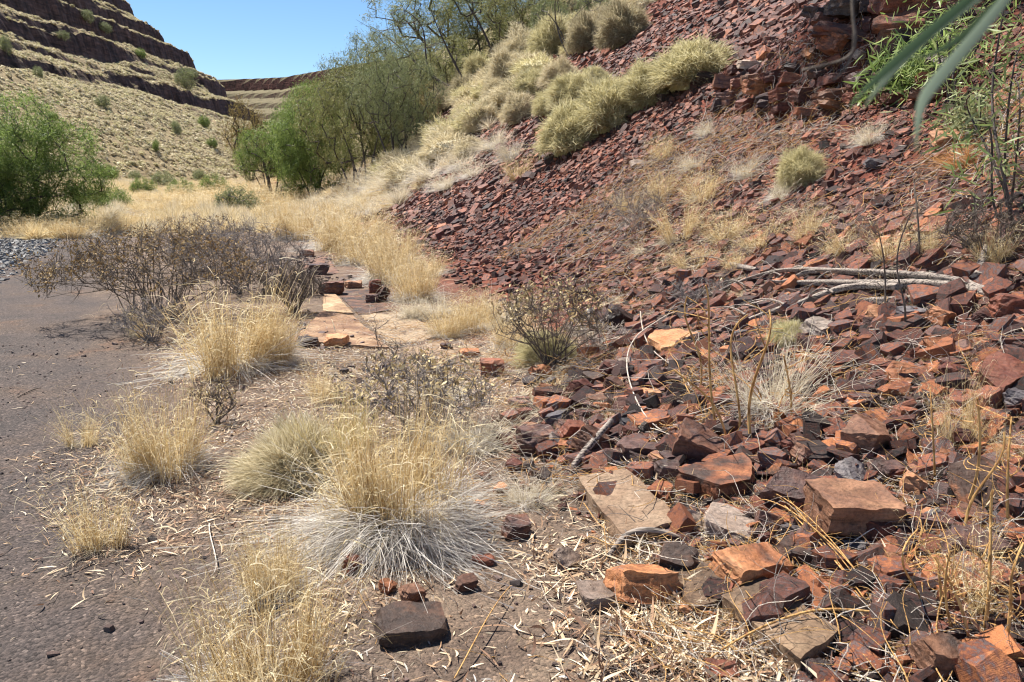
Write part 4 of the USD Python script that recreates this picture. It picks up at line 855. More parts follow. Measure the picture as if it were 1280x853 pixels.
# the outcrop: stacked ledge blocks
def outcrop(spots, label, looks, base):
    p0, m = at(*base); t = thing('rock_outcrop', p0, label=label, cat='outcrop')
    for (cx, cy, w, h) in spots:
        p, m = at(cx, cy + h*.3); W = w*m
        v, f = stone(_r, np.array([W*.98, W*.8, h*m*_r.uniform(.45, .75)]), 6, .06); v = (v - [0, 0, h*m*.3]) @ rotm(_r.normal(0, .3), _r.normal(0, .12), _r.normal(0, .12)).T
        obj('rock', (v + (p - p0) + [0, -.05, .05], f), looks[int(_r.integers(len(looks)))], t, smooth=24)
outcrop([(905, 102, 30, 26), (925, 106, 26, 22), (912, 124, 30, 26), (934, 128, 26, 26), (956, 128, 24, 22), (972, 118, 26, 26), (985, 100, 30, 24), (940, 96, 30, 20), (920, 88, 28, 22), (965, 96, 26, 20), (1000, 120, 26, 22), (900, 134, 22, 22), (975, 138, 28, 16), (1010, 140, 36, 18), (1040, 136, 44, 14)],
        'stacked dark red ledge rocks projecting from the slope below the round hummock', ['red_stone', 'dark_stone', 'red_stone', 'brown_stone'], (950, 125))
def ledges(rows, label, base):
    """beds of dark rock stepping back up the slope, each bed broken into blocks"""
    p0, m = at(*base); t = thing('rock_outcrop', p0, label=label, cat='outcrop'); r = np.random.default_rng(311)
    for (x0, x1, y, h) in rows:
        x = x0
        while x < x1:
            w = r.uniform(14, 66)
            if r.uniform() < .15: x += w*.6; continue
            p, m = at(x + w/2, y + h*.4); W = w*m
            v, f = stone(r, np.array([W*1.08, W*r.uniform(.7, 1.1), h*m*r.uniform(.55, 1.25)]), 9, .10); v = v @ rotm(r.normal(0, .35), r.normal(.04, .14), r.normal(0, .12)).T
            obj('rock', (v + (p - p0) + [0, r.uniform(-.12, .05), -.02], f), ['dark_stone', 'red_stone', 'dark_stone', 'brown_stone', 'red_stone'][int(r.integers(5))], t, smooth=24); x += w*.92
ledges([(1070, 1180, 8, 26), (1082, 1176, 30, 24), (1092, 1172, 52, 26), (1050, 1120, 72, 16), (1110, 1180, 84, 20), (1060, 1150, 100, 16), (1075, 1140, 120, 14), (1000, 1060, 16, 20), (1010, 1062, 44, 18), (985, 1040, 100, 14), (1020, 1060, 120, 14)],
       'dark layered ledges of rock in shade at the top right behind hanging leaves', (1105, 70))
# loose stones, the larger ones of the rubble, each its own
def loose(n, box, size, label, group, looks, seed, flat=(.3, .75)):
    r = np.random.default_rng(seed)
    for _ in range(n):
        px, py = r.uniform(box[0], box[2]), r.uniform(box[1], box[3]); p, m = at(px, py)
        W = r.uniform(*size)*m*.8
        v, f = stone(r, np.array([W, W*r.uniform(.55, .9), W*r.uniform(*flat)]), int(r.integers(7, 11)), .07)
        v = (v - [0, 0, v[:, 2].max()/2]) @ rotm(r.uniform(0, 6.3), r.normal(0, .35), r.normal(0, .3)).T; v[:, 2] -= v[:, 2].min()
        t = usdkit.mesh(stage, numbered('/World/loose_stone'), (v, f), M[looks[int(r.integers(len(looks)))]], smooth=24)
        t.AddTranslateOp().Set(Gf.Vec3d(*map(float, p + [0, 0, -.08*W])))
        tag(t.GetPrim(), label, 'stone', group)
LK = ['red_stone', 'dark_stone', 'brown_stone', 'grey_stone', 'orange_stone', 'red_stone', 'dark_stone']
loose(42, (640, 470, 860, 600), (16, 36), 'angular loose stone in the rubble between the tall tuft and woody stalks', 'loose stones left of the woody stalks', LK, 301)
loose(52, (900, 540, 1270, 700), (18, 42), 'angular loose stone in rubble around the largest brown boulder', 'loose stones around the largest boulder', LK, 302)
loose(40, (960, 690, 1275, 850), (16, 40), 'loose stone half buried in straw at the bottom right', 'loose stones at the bottom right', LK, 303)
loose(44, (1000, 370, 1275, 530), (14, 34), 'loose stone below the fallen bleached branch', 'loose stones below the bleached branch', LK, 304)
loose(34, (720, 360, 1000, 470), (12, 26), 'loose stone around the pinkish slab left of the branch', 'loose stones around the pinkish slab', LK, 305)
loose(46, (860, 540, 1270, 780), (26, 64), 'flat broken slab overlapping others in the right-hand rubble', 'flat slabs in the right-hand rubble', ['brown_stone', 'dark_stone', 'orange_stone', 'red_stone', 'grey_stone', 'dark_stone'], 308, (.14, .34))
loose(20, (880, 10, 1160, 140), (14, 34), 'dark loose stone among the upper outcrops', 'loose stones among the outcrops', ['red_stone', 'dark_stone', 'brown_stone', 'red_stone'], 306)
loose(16, (600, 590, 720, 640), (10, 22), 'small red stone on litter above the pale leaning tuft', 'small stones left of the concrete slab', ['red_stone', 'orange_stone', 'brown_stone'], 307)

# ------------------------------------------------------------------ concrete edge and old paving
def flat_slab(name, corners, thick, look, label, cat, lift=.0, rough=.016, seed=0, bow=0.0):
    """a slab whose top has these four corners in the photograph"""
    P = np.array([at(*c)[0] for c in corners]); r = np.random.default_rng(seed)
    c = P.mean(0); A = np.column_stack([P[:, :2] - c[:2], np.ones(4)]); co = np.linalg.lstsq(A, P[:, 2], rcond=None)[0]
    top = np.column_stack([P[:, :2] - c[:2], A @ co + lift - c[2]])
    m = mf.Manifold.hull_points(np.vstack([top, top - [0, 0, thick]]))
    L = np.linalg.norm(top[0] - top[1]); m = m.refine_to_length(float(max(L*.05, .02))); mm = m.to_mesh()
    v, f = np.array(mm.vert_properties[:, :3], float), np.array(mm.tri_verts)
    d = np.stack([meshkit.fbm(v*[9, 9, 14] + [seed*3 + j*17, 5, 2], 4, seed + j) - .5 for j in range(3)], -1)
    v = v + d*rough*2.4
    t = thing(name, c, label=label, cat=cat)
    obj('block', (v, f), look, t, smooth=28)
flat_slab('concrete_slab', ((722, 614), (782, 602), (848, 668), (778, 690)), .12, 'worn_concrete', 'tan concrete slab with dark left edge, upper of three in line', 'slab', .07, seed=1)
flat_slab('concrete_slab', ((838, 726), (886, 716), (934, 752), (866, 776)), .13, 'worn_concrete', 'short broken concrete slab, middle one of three in line', 'slab', .05, seed=2)
flat_slab('concrete_slab', ((900, 768), (954, 742), (1044, 812), (996, 850)), .14, 'worn_concrete', 'long tan concrete slab at the bottom, lowest of three in line', 'slab', .07, seed=3)
flat_slab('paving_slab', ((366, 428), (402, 392), (440, 396), (487, 438)), .10, 'cream_concrete', 'bright cream weathered slab with one straight diagonal edge', 'slab', .022, seed=4, rough=.014)
flat_slab('paving_slab', ((404, 368), (416, 366), (442, 394), (404, 391)), .10, 'cream_concrete', 'narrow tan slab continuing the cream slab towards the trees', 'slab', .02, seed=5, rough=.014)
flat_slab('paving_slab', ((418, 364), (486, 362), (500, 388), (448, 394)), .08, 'brown_stone', 'dark brown paving slab carrying the little stack of stones', 'slab', .008, seed=6, rough=.014)
flat_slab('paving_slab', ((450, 396), (498, 392), (560, 418), (492, 436)), .08, 'worn_concrete', 'brown paving slab right of the straight cream edge', 'slab', .008, seed=7, rough=.02)
flat_slab('paving_slab', ((500, 438), (572, 424), (622, 450), (545, 460)), .08, 'worn_concrete', 'broken brown paving slab reaching the square dark red block', 'slab', .006, seed=8, rough=.024)
flat_slab('paving_slab', ((372, 326), (410, 322), (424, 342), (388, 348)), .08, 'brown_stone', 'reddish earth-stained slab far behind the dark blocks', 'slab', .006, seed=9, rough=.03)

# ------------------------------------------------------------------ the fallen bleached branch
def on_ground(pts, lift):
    """points of a path: pixels of the photograph, each lifted over the ground there"""
    out = []
    for (px, py), l in zip(pts, np.broadcast_to(lift, len(pts))):
        p, m = at(px, py); out.append(p + [0, 0, l])
    return np.array(out)
rb = np.random.default_rng(401)
o = at(1060, 372)[0]
lg = thing('fallen_branch', o, label='long bleached grey fallen branch lying across the red rubble', cat='fallen branch')
S_ = .006
def lb(name, pts, lift, r, **k):
    r = np.array(r)*.78
    obj(name, (lambda m: (m[0] - o, m[1]))(limb(on_ground(pts, lift), r, 11, rb, .2, 5)), 'bleached_wood', lg, smooth=60, **k)
lb('trunk', [(1240, 378), (1200, 376), (1150, 374), (1090, 372), (1030, 368), (980, 366)], [.03, .07, .09, .09, .08, .07], [.026, .045, .045, .04, .032, .02])
lb('branch', [(1222, 372), (1185, 369), (1140, 366), (1090, 362), (1030, 358), (985, 354), (955, 358), (920, 368), (880, 384), (850, 398)], [.05, .10, .115, .12, .12, .11, .11, .1, .08, .05], [.03, .036, .032, .026, .022, .018, .014, .01, .006])
lb('branch', [(1120, 378), (1075, 376), (1040, 380), (1000, 392), (960, 402), (925, 412), (890, 416)], [.10, .1, .09, .08, .07, .05, .03], [.034, .033, .03, .027, .024, .02, .012])
lb('branch', [(1020, 358), (1000, 362), (985, 366), (962, 366)], [.11, .12, .1, .1], [.024, .022, .018, .012])
lb('branch', [(945, 352), (920, 342), (905, 338), (880, 338), (868, 340)], [.1, .07, .06, .05, .04], [.026, .028, .022, .014, .006])
lb('branch', [(985, 378), (960, 386), (920, 392), (885, 396), (850, 400)], [.06, .06, .05, .04, .03], [.012, .014, .012, .009, .005])
lb('branch', [(1195, 372), (1150, 382), (1110, 385), (1060, 384)], [.07, .05, .05, .04], [.03, .03, .026, .016])
for q, (x, y) in enumerate(((1120, 364), (1060, 360), (1010, 356), (975, 360), (930, 372), (1040, 384), (980, 398), (930, 410), (905, 340), (890, 382), (860, 396), (950, 404))):
    a, b = rb.uniform(-70, -20), rb.uniform(-14, 16)
    lb('twig', [(x, y), (x + a*.5, y + b*.3 - 4), (x + a, y + b)], [.10, .12, .07], [.009, .007, .003])
lb('root_stub', [(1218, 366), (1222, 352), (1226, 340), (1228, 330)], [.1, .1, .11, .12], [.036, .024, .02, .008])
lb('root_stub', [(1205, 374), (1232, 376), (1246, 382)], [.06, .05, .01], [.034, .026, .008])
# bare stalks, vines, sticks
def stalk_plant(name, label, cat, paths, mat_, part, rr=(.006, .004), forks=3, seed=0, lean_d=0.0):
    """each path: (foot pixel, top pixel): a stalk standing on the ground at the foot, its top seen at the top pixel"""
    r = np.random.default_rng(seed); o = at(*paths[0][0])[0]; t = thing(name, o, label=label, cat=cat)
    for foot, *mid in paths:
        p, m = at(*foot); d = p[1]; pts = [p - [0, 0, .03]]
        for q in mid:
            rd = ray(*q); pts.append(np.array([0, 0, CAMZ]) + rd*((d + r.normal(0, .03))/rd[1]))
        pts = np.array(pts); pts[1:] += r.normal(size=pts[1:].shape)*.018*d/3
        obj(part, (lambda g: (g[0] - o, g[1]))(limb(pts, [rr[0]*r.uniform(.8, 1.2), rr[1]*.8], 6, r, .12, 5)), mat_, t, smooth=60)
        if forks:
            tp, nn = [], forks
            k = r.uniform(.35, 1, nn); s0 = np.array([pts[0] + (pts[-1] - pts[0])*q for q in k]); dd = r.normal(size=(nn, 3))*[1, 1, .6] + [0, 0, .7]; dd /= np.linalg.norm(dd, axis=1, keepdims=True)
            L = np.linalg.norm(pts[-1] - pts[0])*r.uniform(.12, .34, nn)
            obj('twig', join([(lambda g: (g[0] - o, g[1]))(limb([s0[q], s0[q] + dd[q]*L[q]*.5 + r.normal(size=3)*.02, s0[q] + dd[q]*L[q]], [rr[1]*.6, rr[1]*.25], 4, None, 0, 2)) for q in range(nn)]), mat_, t, kind='stuff')
stalk_plant('dead_stalks', 'straw-orange woody stalks standing in rubble left of centre right', 'dead plant',
            [((898, 540), (896, 470), (890, 400), (880, 360)), ((945, 570), (950, 500), (956, 440), (958, 400)), ((925, 545), (924, 480), (922, 420), (926, 390)), ((870, 500), (876, 450), (866, 400), (858, 372)), ((985, 545), (990, 500), (975, 460)), ((912, 560), (890, 520), (868, 480), (850, 470))], 'straw_stalk', 'stalk', (.0085, .006), 5, 1)
stalk_plant('dead_stalks', 'sparse straw stalks in front of the large smooth orange slab', 'dead plant',
            [((1212, 690), (1232, 640), (1246, 590), (1262, 540)), ((1170, 600), (1166, 540), (1160, 480)), ((1228, 790), (1232, 720), (1244, 660), (1240, 610)), ((1200, 640), (1216, 590), (1222, 540), (1216, 500)), ((1262, 660), (1250, 600), (1268, 540))], 'straw_stalk', 'stalk', (.0065, .004), 6, 2)
stalk_plant('dead_stalks', 'tangle of straw stalks in the bottom right corner', 'dead plant',
            [((1160, 790), (1150, 740), (1140, 700), (1130, 660)), ((1215, 810), (1200, 760), (1170, 700)), ((1200, 800), (1190, 740), (1196, 690)), ((1250, 830), (1262, 770), (1256, 720), (1275, 680)), ((1180, 775), (1170, 735), (1176, 700))], 'straw_stalk', 'stalk', (.0055, .0035), 8, 3)
stalk_plant('dead_stalks', 'dark thin dead stems against the red scree above the log', 'dead plant',
            [((1128, 420), (1120, 370), (1126, 320), (1140, 270)), ((1150, 330), (1138, 280), (1132, 220)), ((1105, 400), (1098, 340), (1090, 300))], 'dark_twig', 'stem', (.007, .004), 6, 4)
def lying(name, label, cat, lines, mat_, part, seed):
    r = np.random.default_rng(seed); o = at(*lines[0][0][0])[0]; t = thing(name, o, label=label, cat=cat)
    for pts, lift, rad in lines:
        obj(part, (lambda g: (g[0] - o, g[1]))(limb(on_ground(pts, lift), rad, 6, r, .12, 5)), mat_, t, smooth=60)
lying('dry_vine', 'curved bleached white vine looping over red stones left of stalks', 'vine', [([(872, 560), (820, 545), (795, 520), (783, 480), (792, 448), (815, 428), (835, 410), (848, 400)], [.02, .05, .1, .13, .15, .15, .12, .08], [.003, .0055, .0055, .004]),
    ([(800, 408), (803, 430), (815, 452), (840, 468), (862, 492)], [.14, .12, .09, .06, .04], [.005, .005, .003]), ([(850, 532), (890, 526), (920, 512), (940, 490)], [.05, .08, .1, .12], [.004, .004, .003])], 'pale_vine', 'stem', 5)
lying('stick', 'grey broken stick poking from rubble above the leaning pale tuft', 'stick', [([(716, 592), (736, 580), (764, 562)], [.04, .1, .17], [.014, .018, .014])], 'bleached_wood', 'stick', 6)
lying('stick', 'grey knotted driftwood stick above the orange-fronted boulder', 'stick', [([(760, 702), (785, 686), (815, 682), (850, 684)], [.02, .06, .07, .04], [.012, .016, .012, .006])], 'bleached_wood', 'stick', 7)
lying('straw_bundle', 'bundle of pale straw stems slanting down from the brown boulder', 'straw', [([(958 + a, 636 + b), (1006 + a*.7, 684 + b*.5), (1056 + b*.8, 733 - b*.4), (1088 + b*.5, 766 + a*.3)], [.09 + .003*a, .11 + .004*b, .08, .03], [.002, .0028, .0016]) for a, b in ((0, 0), (-9, 5), (6, -7), (3, 6), (-4, -9))], 'straw_stalk', 'stem', 8)
lying('stick', 'long thin straw stick lying above the lowest concrete slab', 'stick', [([(875, 850), (930, 820), (1000, 798), (1060, 790), (1130, 786)], [.04, .07, .09, .08, .05], [.0025, .004, .004, .003])], 'straw_stalk', 'stick', 9)
lying('stick', 'thin pale stick lying across right rubble towards the edge', 'stick', [([(1120, 735), (1180, 722), (1240, 718), (1290, 716)], [.06, .07, .06, .05], [.003, .004, .003])], 'straw_stalk', 'stick', 10)
lying('straw_stick', 'single long straw on bare soil at bottom centre', 'straw', [([(568, 852), (590, 822), (614, 782), (638, 745)], [.01, .04, .05, .04], [.0028, .0025, .0015])], 'straw_stalk', 'stem', 11)
lying('straw_stick', 'pale bent straw on the soil left of the slim golden tuft', 'straw', [([(262, 660), (266, 690), (271, 712), (262, 725)], [.02, .04, .03, .01], [.003, .0025, .0018])], 'white_twig', 'stem', 12)
lying('stick', 'thin dark twig on the track below the sparse tuft', 'stick', [([(75, 722), (95, 716), (120, 704)], [.006, .01, .008], [.004, .005, .003])], 'dark_twig', 'stick', 13)
lying('stick', 'short grey twig lying on the track at the left edge', 'stick', [([(22, 498), (40, 490), (52, 487)], [.006, .01, .008], [.004, .005, .003])], 'dark_twig', 'stick', 14)
lying('stick', 'old grey log half hidden in grass at the far foot of the slope', 'stick', [([(400, 258), (425, 247), (450, 240)], [.08, .1, .12], [.05, .06, .04])], 'dark_bark', 'stick', 15)

# ------------------------------------------------------------------ dead shrubs
def dead_shrub(px, py, w, h, seed, label, n=110, wood_='dark_twig', seeds='seed_brown', stems=7, dens=8, shape='fan', rmin=.0024, r0=.0015, ssize=.034, skew=0.0):
    p, m = at(px, py); r = np.random.default_rng(seed); Wm, Hm = w*m, h*m
    t = thing('dead_shrub', p, label=label, cat='shrub')
    n = int(n*1.8) if n > 20 else n; a = r.uniform(0, 2*np.pi, n); q = np.sqrt(r.uniform(0, 1, n)); zz = r.uniform(.45, 1.0, n)
    C = np.column_stack([q*np.cos(a)*Wm/2 + skew*Wm*zz, q*np.sin(a)*Wm*.38, Hm*zz*(1 - .35*q*q)])
    foot = r.normal(size=(stems, 2))*Wm*.03; owner = r.integers(0, stems, n)
    segs = []; stems = int(stems*2.6); owner = ((a + r.normal(0, .25, n)) % (2*np.pi)/(2*np.pi)*stems).astype(int) % stems; foot = r.normal(size=(stems, 2))*Wm*.03
    for s in range(stems):
        if not (owner == s).any(): continue
        f0 = np.array([foot[s, 0], foot[s, 1], -.02]); mean = C[owner == s].mean(0)*[1, 1, 1]
        tr = np.array([f0 + (mean - f0)*k + r.normal(size=3)*.012*Wm for k in (0, .08, .16, .25)])
        P, par, wt = skeleton(r, tr, C[owner == s], step=Hm*.14, lift=.12, jit=.07); rad = np.maximum(rmin, r0*wt**.5)
        obj('stem', limb(tr, rad[:4]*[1.1, 1, 1, 1], 6, None, 0, 3), wood_, t, smooth=60); segs.append(seg_mesh(P, par, wt, r0, 4, rmin, 3, .5))
        # fine side twigs
        k = r.integers(4, len(P), 7*int((owner == s).sum())); dd = r.normal(size=(len(k), 3)) + [0, 0, .6]; dd /= np.linalg.norm(dd, axis=1, keepdims=True)
        L = Hm*r.uniform(.05, .16, len(k)); segs.append(tubes(P[k], P[k] + dd*L[:, None], np.full(len(k), rmin*.8), np.full(len(k), rmin*.5), 3))
    obj('twigs', join(segs), wood_, t, kind='stuff')
    if seeds:
        top = C[(r.uniform(size=n) < .75) & (zz > .62)]
        obj('seed_heads', leaf_spray(r, top, dens, ssize*1.1, ssize, ssize*.5, .0, .2, 2), seeds, t, kind='stuff')
dead_shrub(205, 402, 290, 120, 501, 'large brown dead bush spreading over the track edge with brown seed heads', 300, stems=14, dens=12, skew=-.06)
dead_shrub(300, 366, 175, 92, 502, 'grey twiggy dead bush behind the brown one', 220, 'grey_twig', None, 8)
dead_shrub(255, 345, 155, 78, 503, 'dull grey-brown bush at the back of the dead bushes', 180, 'grey_twig', 'seed_brown', 7, 8)
dead_shrub(366, 392, 84, 66, 504, 'low dark grey twig mound beside the red earth', 220, 'dark_twig', None, 9)
dead_shrub(190, 428, 110, 60, 505, 'bare grey tangle of twigs under the large brown dead bush', 80, 'grey_twig', None, 8)
dead_shrub(690, 462, 150, 122, 506, 'dark-stemmed dead shrub with tan seed heads at the edge of scree', 100, seeds='seed_tan', stems=9)
tuft('green', 685, 452, 92, 66, 'green-straw clump growing up through the dark-stemmed dead shrub', lean=.1)
dead_shrub(525, 545, 200, 112, 507, 'pale dead shrub with tan seed heads behind the tall golden tuft', 110, 'grey_twig', 'seed_tan', 9)
dead_shrub(272, 530, 58, 62, 508, 'tiny dead shrub with brown seed heads on leaf litter', 34, seeds='seed_tan', stems=3, ssize=.022)
dead_shrub(484, 470, 46, 80, 509, 'single dark forked dead stem beside the paving', 9, 'dark_twig', None, 2)
dead_shrub(740, 440, 90, 46, 510, 'bleached fallen twigs tangled right of the dark-stemmed shrub', 60, 'white_twig', None, 8)
dead_shrub(800, 290, 90, 60, 511, 'grey brushwood tangle on the middle of the scree', 60, 'grey_twig', None, 8)
dead_shrub(1230, 330, 110, 90, 512, 'dark brushwood in shade at the right edge of the slope', 70, 'dark_twig', None, 8)
dead_shrub(870, 385, 90, 40, 513, 'fine grey brush at the thin end of the bleached branch', 60, 'grey_twig', None, 8)
stalk_plant('dead_stalks', 'dark bare sapling among the hummocks at the top of the slope', 'dead plant',
            [((712, 72), (708, 30), (700, -10)), ((718, 70), (722, 30), (736, 0)), ((708, 70), (694, 40), (684, 20))], 'dark_bark', 'stem', (.03, .015), 8, 21)

# ------------------------------------------------------------------ trees
bushy = tree_kind('willow_like', 601, [[(0, 0, -.1), (-.15, .1, .8), (-.4, 0, 1.5), (-.7, .1, 2.2)], [(.15, 0, -.1), (.4, -.1, .7), (.9, .1, 1.5), (1.3, 0, 2.2)], [(-.1, -.1, -.1), (-.5, -.2, .6), (-1.2, 0, 1.3)], [(.05, .1, -.1), (.2, .2, 1.2), (.15, 0, 2.6)]],
                  [(-1.2, 0, 2.6, 1.3, 1.2, 1.2), (0, 0, 3.4, 1.4, 1.3, 1.3), (1.2, .1, 2.6, 1.3, 1.2, 1.3), (2.0, 0, 1.8, .8, .9, .8), (.2, -.3, 2.2, 1.5, 1.0, 1.0), (-1.8, 0, 1.7, .9, .9, .9), (-.9, -.2, 1.0, 1.2, 1.0, .7), (.9, -.2, 1.0, 1.2, 1.0, .7)], 330, 100, .15, .16, .020, 'leaf_green', 'dark_bark', .0068, .5, rmin=.005)
small = tree_kind('small_green', 602, [[(0, 0, -.1), (.05, 0, .7), (-.1, 0, 1.5), (-.2, 0, 2.1)], [(.1, 0, -.1), (.3, .1, .8), (.5, 0, 1.6)]],
                  [(-.2, 0, 2.7, 1.1, 1.0, .9), (.5, 0, 2.2, .9, .9, .8), (-.9, 0, 2.1, .7, .7, .6), (.3, .2, 3.2, .6, .6, .5)], 130, 85, .13, .14, .019, 'leaf_green', 'dark_bark', .009)
olive = tree_kind('olive_tree', 603, [[(0, 0, -.1), (.1, 0, 1.0), (-.1, .1, 2.2), (.1, 0, 3.4)], [(.15, 0, -.1), (.6, 0, 1.2), (1.1, .1, 2.4)], [(-.1, 0, -.1), (-.6, .1, 1.1), (-1.2, 0, 2.2)]],
                  [(0, 0, 4.0, 1.6, 1.5, 1.2), (1.5, 0, 3.2, 1.3, 1.2, 1.2), (-1.5, 0, 3.0, 1.3, 1.2, 1.2), (.6, 0, 2.3, 1.5, 1.3, 1.1), (-.7, .2, 1.7, 1.2, 1.1, .9), (1.7, 0, 1.7, 1.0, 1.0, .8)], 210, 70, .17, .16, .024, 'leaf_olive', 'dark_bark', .008)
thin = tree_kind('thin_grey', 604, [[(0, 0, -.1), (.15, 0, 1.2), (0, .1, 2.6), (.3, 0, 4.0)], [(.1, 0, -.1), (-.5, 0, 1.4), (-1.2, .1, 2.6), (-1.8, 0, 3.4)], [(0, .1, -.1), (.8, 0, 1.5), (1.7, .1, 2.8)]],
                 [(0, 0, 4.6, 1.7, 1.5, 1.1), (-2.0, 0, 3.8, 1.3, 1.2, .9), (1.8, 0, 3.6, 1.4, 1.2, 1.0), (-.6, 0, 2.9, 1.4, 1.2, .9), (1.0, 0, 2.4, 1.3, 1.1, .8)], 230, 80, .16, .15, .022, 'leaf_grey', 'dark_bark', .009, bare=.18)
bronze = tree_kind('bronze_shrub', 605, [[(0, 0, -.1), (.05, 0, .5), (.1, 0, 1.1)], [(0, 0, -.1), (-.3, 0, .6), (-.5, 0, 1.1)], [(.05, 0, -.1), (.4, 0, .6), (.6, 0, 1.1)]],
                   [(0, 0, 1.7, .9, .8, .6), (-.6, 0, 1.3, .7, .6, .5), (.7, 0, 1.3, .7, .6, .5)], 130, 34, .12, .11, .02, 'leaf_bronze', 'dark_bark', .011)
bush = tree_kind('green_bush', 606, [[(0, 0, -.1), (0, 0, .3), (.05, 0, .7)], [(.05, 0, -.1), (.3, 0, .35)], [(-.05, 0, -.1), (-.3, 0, .35)]],
                 [(0, 0, .8, .8, .7, .5), (.6, 0, .6, .6, .6, .4), (-.6, 0, .6, .6, .6, .4), (0, 0, .3, .9, .8, .35)], 130, 50, .1, .13, .02, 'leaf_green', 'grey_bark', .008)
greybush = tree_kind('grey_bush', 607, [[(0, 0, -.1), (0, 0, .3), (.05, 0, .7)], [(.05, 0, -.1), (.3, 0, .35)], [(-.05, 0, -.1), (-.3, 0, .35)]],
                 [(0, 0, .8, .8, .7, .5), (.6, 0, .6, .6, .6, .4), (-.6, 0, .6, .6, .6, .4), (0, 0, .3, .9, .8, .35)], 120, 40, .1, .12, .022, 'leaf_grey', 'grey_bark', .008)
KH = {bushy: (5.2, 4.7), small: (3.0, 3.7), olive: (5.4, 5.2), thin: (6.4, 5.7), bronze: (2.6, 2.3), bush: (2.4, 1.3), greybush: (2.4, 1.3)}
_tr = np.random.default_rng(9)
def tree(kind, px, py, w, h, label, name='tree', cat='tree', group=None, rz=None, dist=None):
    if dist is None: p, m = at(px, py)
    else:                                                       # trees standing behind a rise: at this distance on the ground
        d = ray(px, py); p = np.array([d[0], d[1], 0])*dist; p[2] = H(p[0], p[1]); m = dist/FPX
    kw, kh = KH[kind]
    return copy(kind, name, p - [0, 0, .05], _tr.uniform(-.5, .5) if rz is None else rz, (w*m/kw, w*m/kw, h*m/kh), label=label, cat=cat, group=group)
tree(bushy, 38, 292, 205, 178, 'bright green feathery many-stemmed tree at the left edge', rz=0)
tree(bushy, 0, 292, 120, 120, 'darker green tree cut by the left edge behind the feathery one')
tree(bush, 145, 262, 46, 30, 'light green bush right of the feathery left tree', 'bush', 'bush')
tree(bush, 115, 268, 46, 36, 'green bush touching the foot of the feathery left tree', 'bush', 'bush')
tree(bush, 228, 250, 40, 28, 'small green bush in the middle of the valley floor', 'bush', 'bush')
tree(greybush, 300, 268, 60, 36, 'silvery green bush in grass left of the small green tree', 'bush', 'bush')
tree(greybush, 365, 252, 40, 24, 'grey-green bush right of the small green tree trunk', 'bush', 'bush')
tree(bush, 180, 246, 34, 26, 'green shrub on the valley floor left of its middle', 'bush', 'bush')
tree(bush, 268, 246, 40, 30, 'yellow-green shrub in front of the terraced hill near the trees', 'bush', 'bush')
tree(greybush, 205, 238, 40, 24, 'grey-green shrub at the foot of the terraced hill', 'bush', 'bush')
tree(small, 338, 256, 84, 100, 'small bright green tree with two thin dark trunks')
tree(bronze, 312, 232, 60, 104, 'bronze-leaved tree left behind the small green tree')
tree(bushy, 395, 250, 120, 150, 'fresh green tree directly right of the small green tree')
tree(olive, 440, 232, 140, 150, 'dense olive tree in the middle of the tree group', rz=0)
tree(bushy, 385, 238, 110, 135, 'tall green tree at the left crown of the tree group')
tree(thin, 490, 222, 110, 150, 'grey-olive tree at the right of the tree group against the slope')
tree(bronze, 520, 186, 60, 90, 'bronze tree high on the slope at the right end of the group')
tree(olive, 455, 236, 115, 172, 'tallest olive tree at the centre of the tree group')
tree(thin, 505, 205, 120, 150, 'sparse grey tree on the slope just left of the bare-limbed tree')
tree(thin, 470, 210, 130, 165, 'sparse grey tree rising from the slope behind the tree group')
tree(bronze, 482, 196, 60, 76, 'small bronze-leaved tree with bare dark stem on the slope')
tree(olive, 330, 238, 70, 70, 'lowest olive tree seen beside the far mesa')
tree(thin, 560, 112, 210, 150, 'wide sparse grey tree with bare dark limbs on the slope crest')
tree(thin, 620, 84, 150, 140, 'sparse grey tree right of the wide bare-limbed tree')
tree(thin, 520, 130, 150, 100, 'leaning grey tree with limbs reaching left over the slope')
tree(olive, 600, 92, 120, 110, 'dense dark tree at the top edge above the hummocks')
tree(olive, 655, 68, 110, 100, 'dark leafy tree at the top edge behind pale spinifex')
tree(olive, 560, 126, 110, 80, 'low olive bush tree behind the dull hummocks')
tree(thin, 690, 40, 100, 90, 'thin grey tree cut by the top edge')
tree(olive, 530, 140, 90, 70, 'low shaded olive tree at the crest left of the hummocks')
tree(greybush, 745, 36, 60, 50, 'grey leafy bush at the top edge of the slope', 'bush', 'bush')
tree(greybush, 690, 50, 60, 52, 'pale grey bush among the highest hummocks', 'bush', 'bush')

# the bare dark limbs that reach left into the sky
stalk_plant('bare_tree', 'dead tree with bare dark limbs reaching left against the sky', 'dead tree',
            [((585, 118), (540, 92), (500, 72), (470, 40)), ((580, 116), (540, 84), (525, 40), (500, 14)), ((570, 120), (530, 100), (490, 92), (462, 74)), ((588, 116), (560, 60), (552, 20)), ((560, 124), (520, 92), (486, 70))], 'dark_bark', 'limb', (.06, .022), 12, 31)

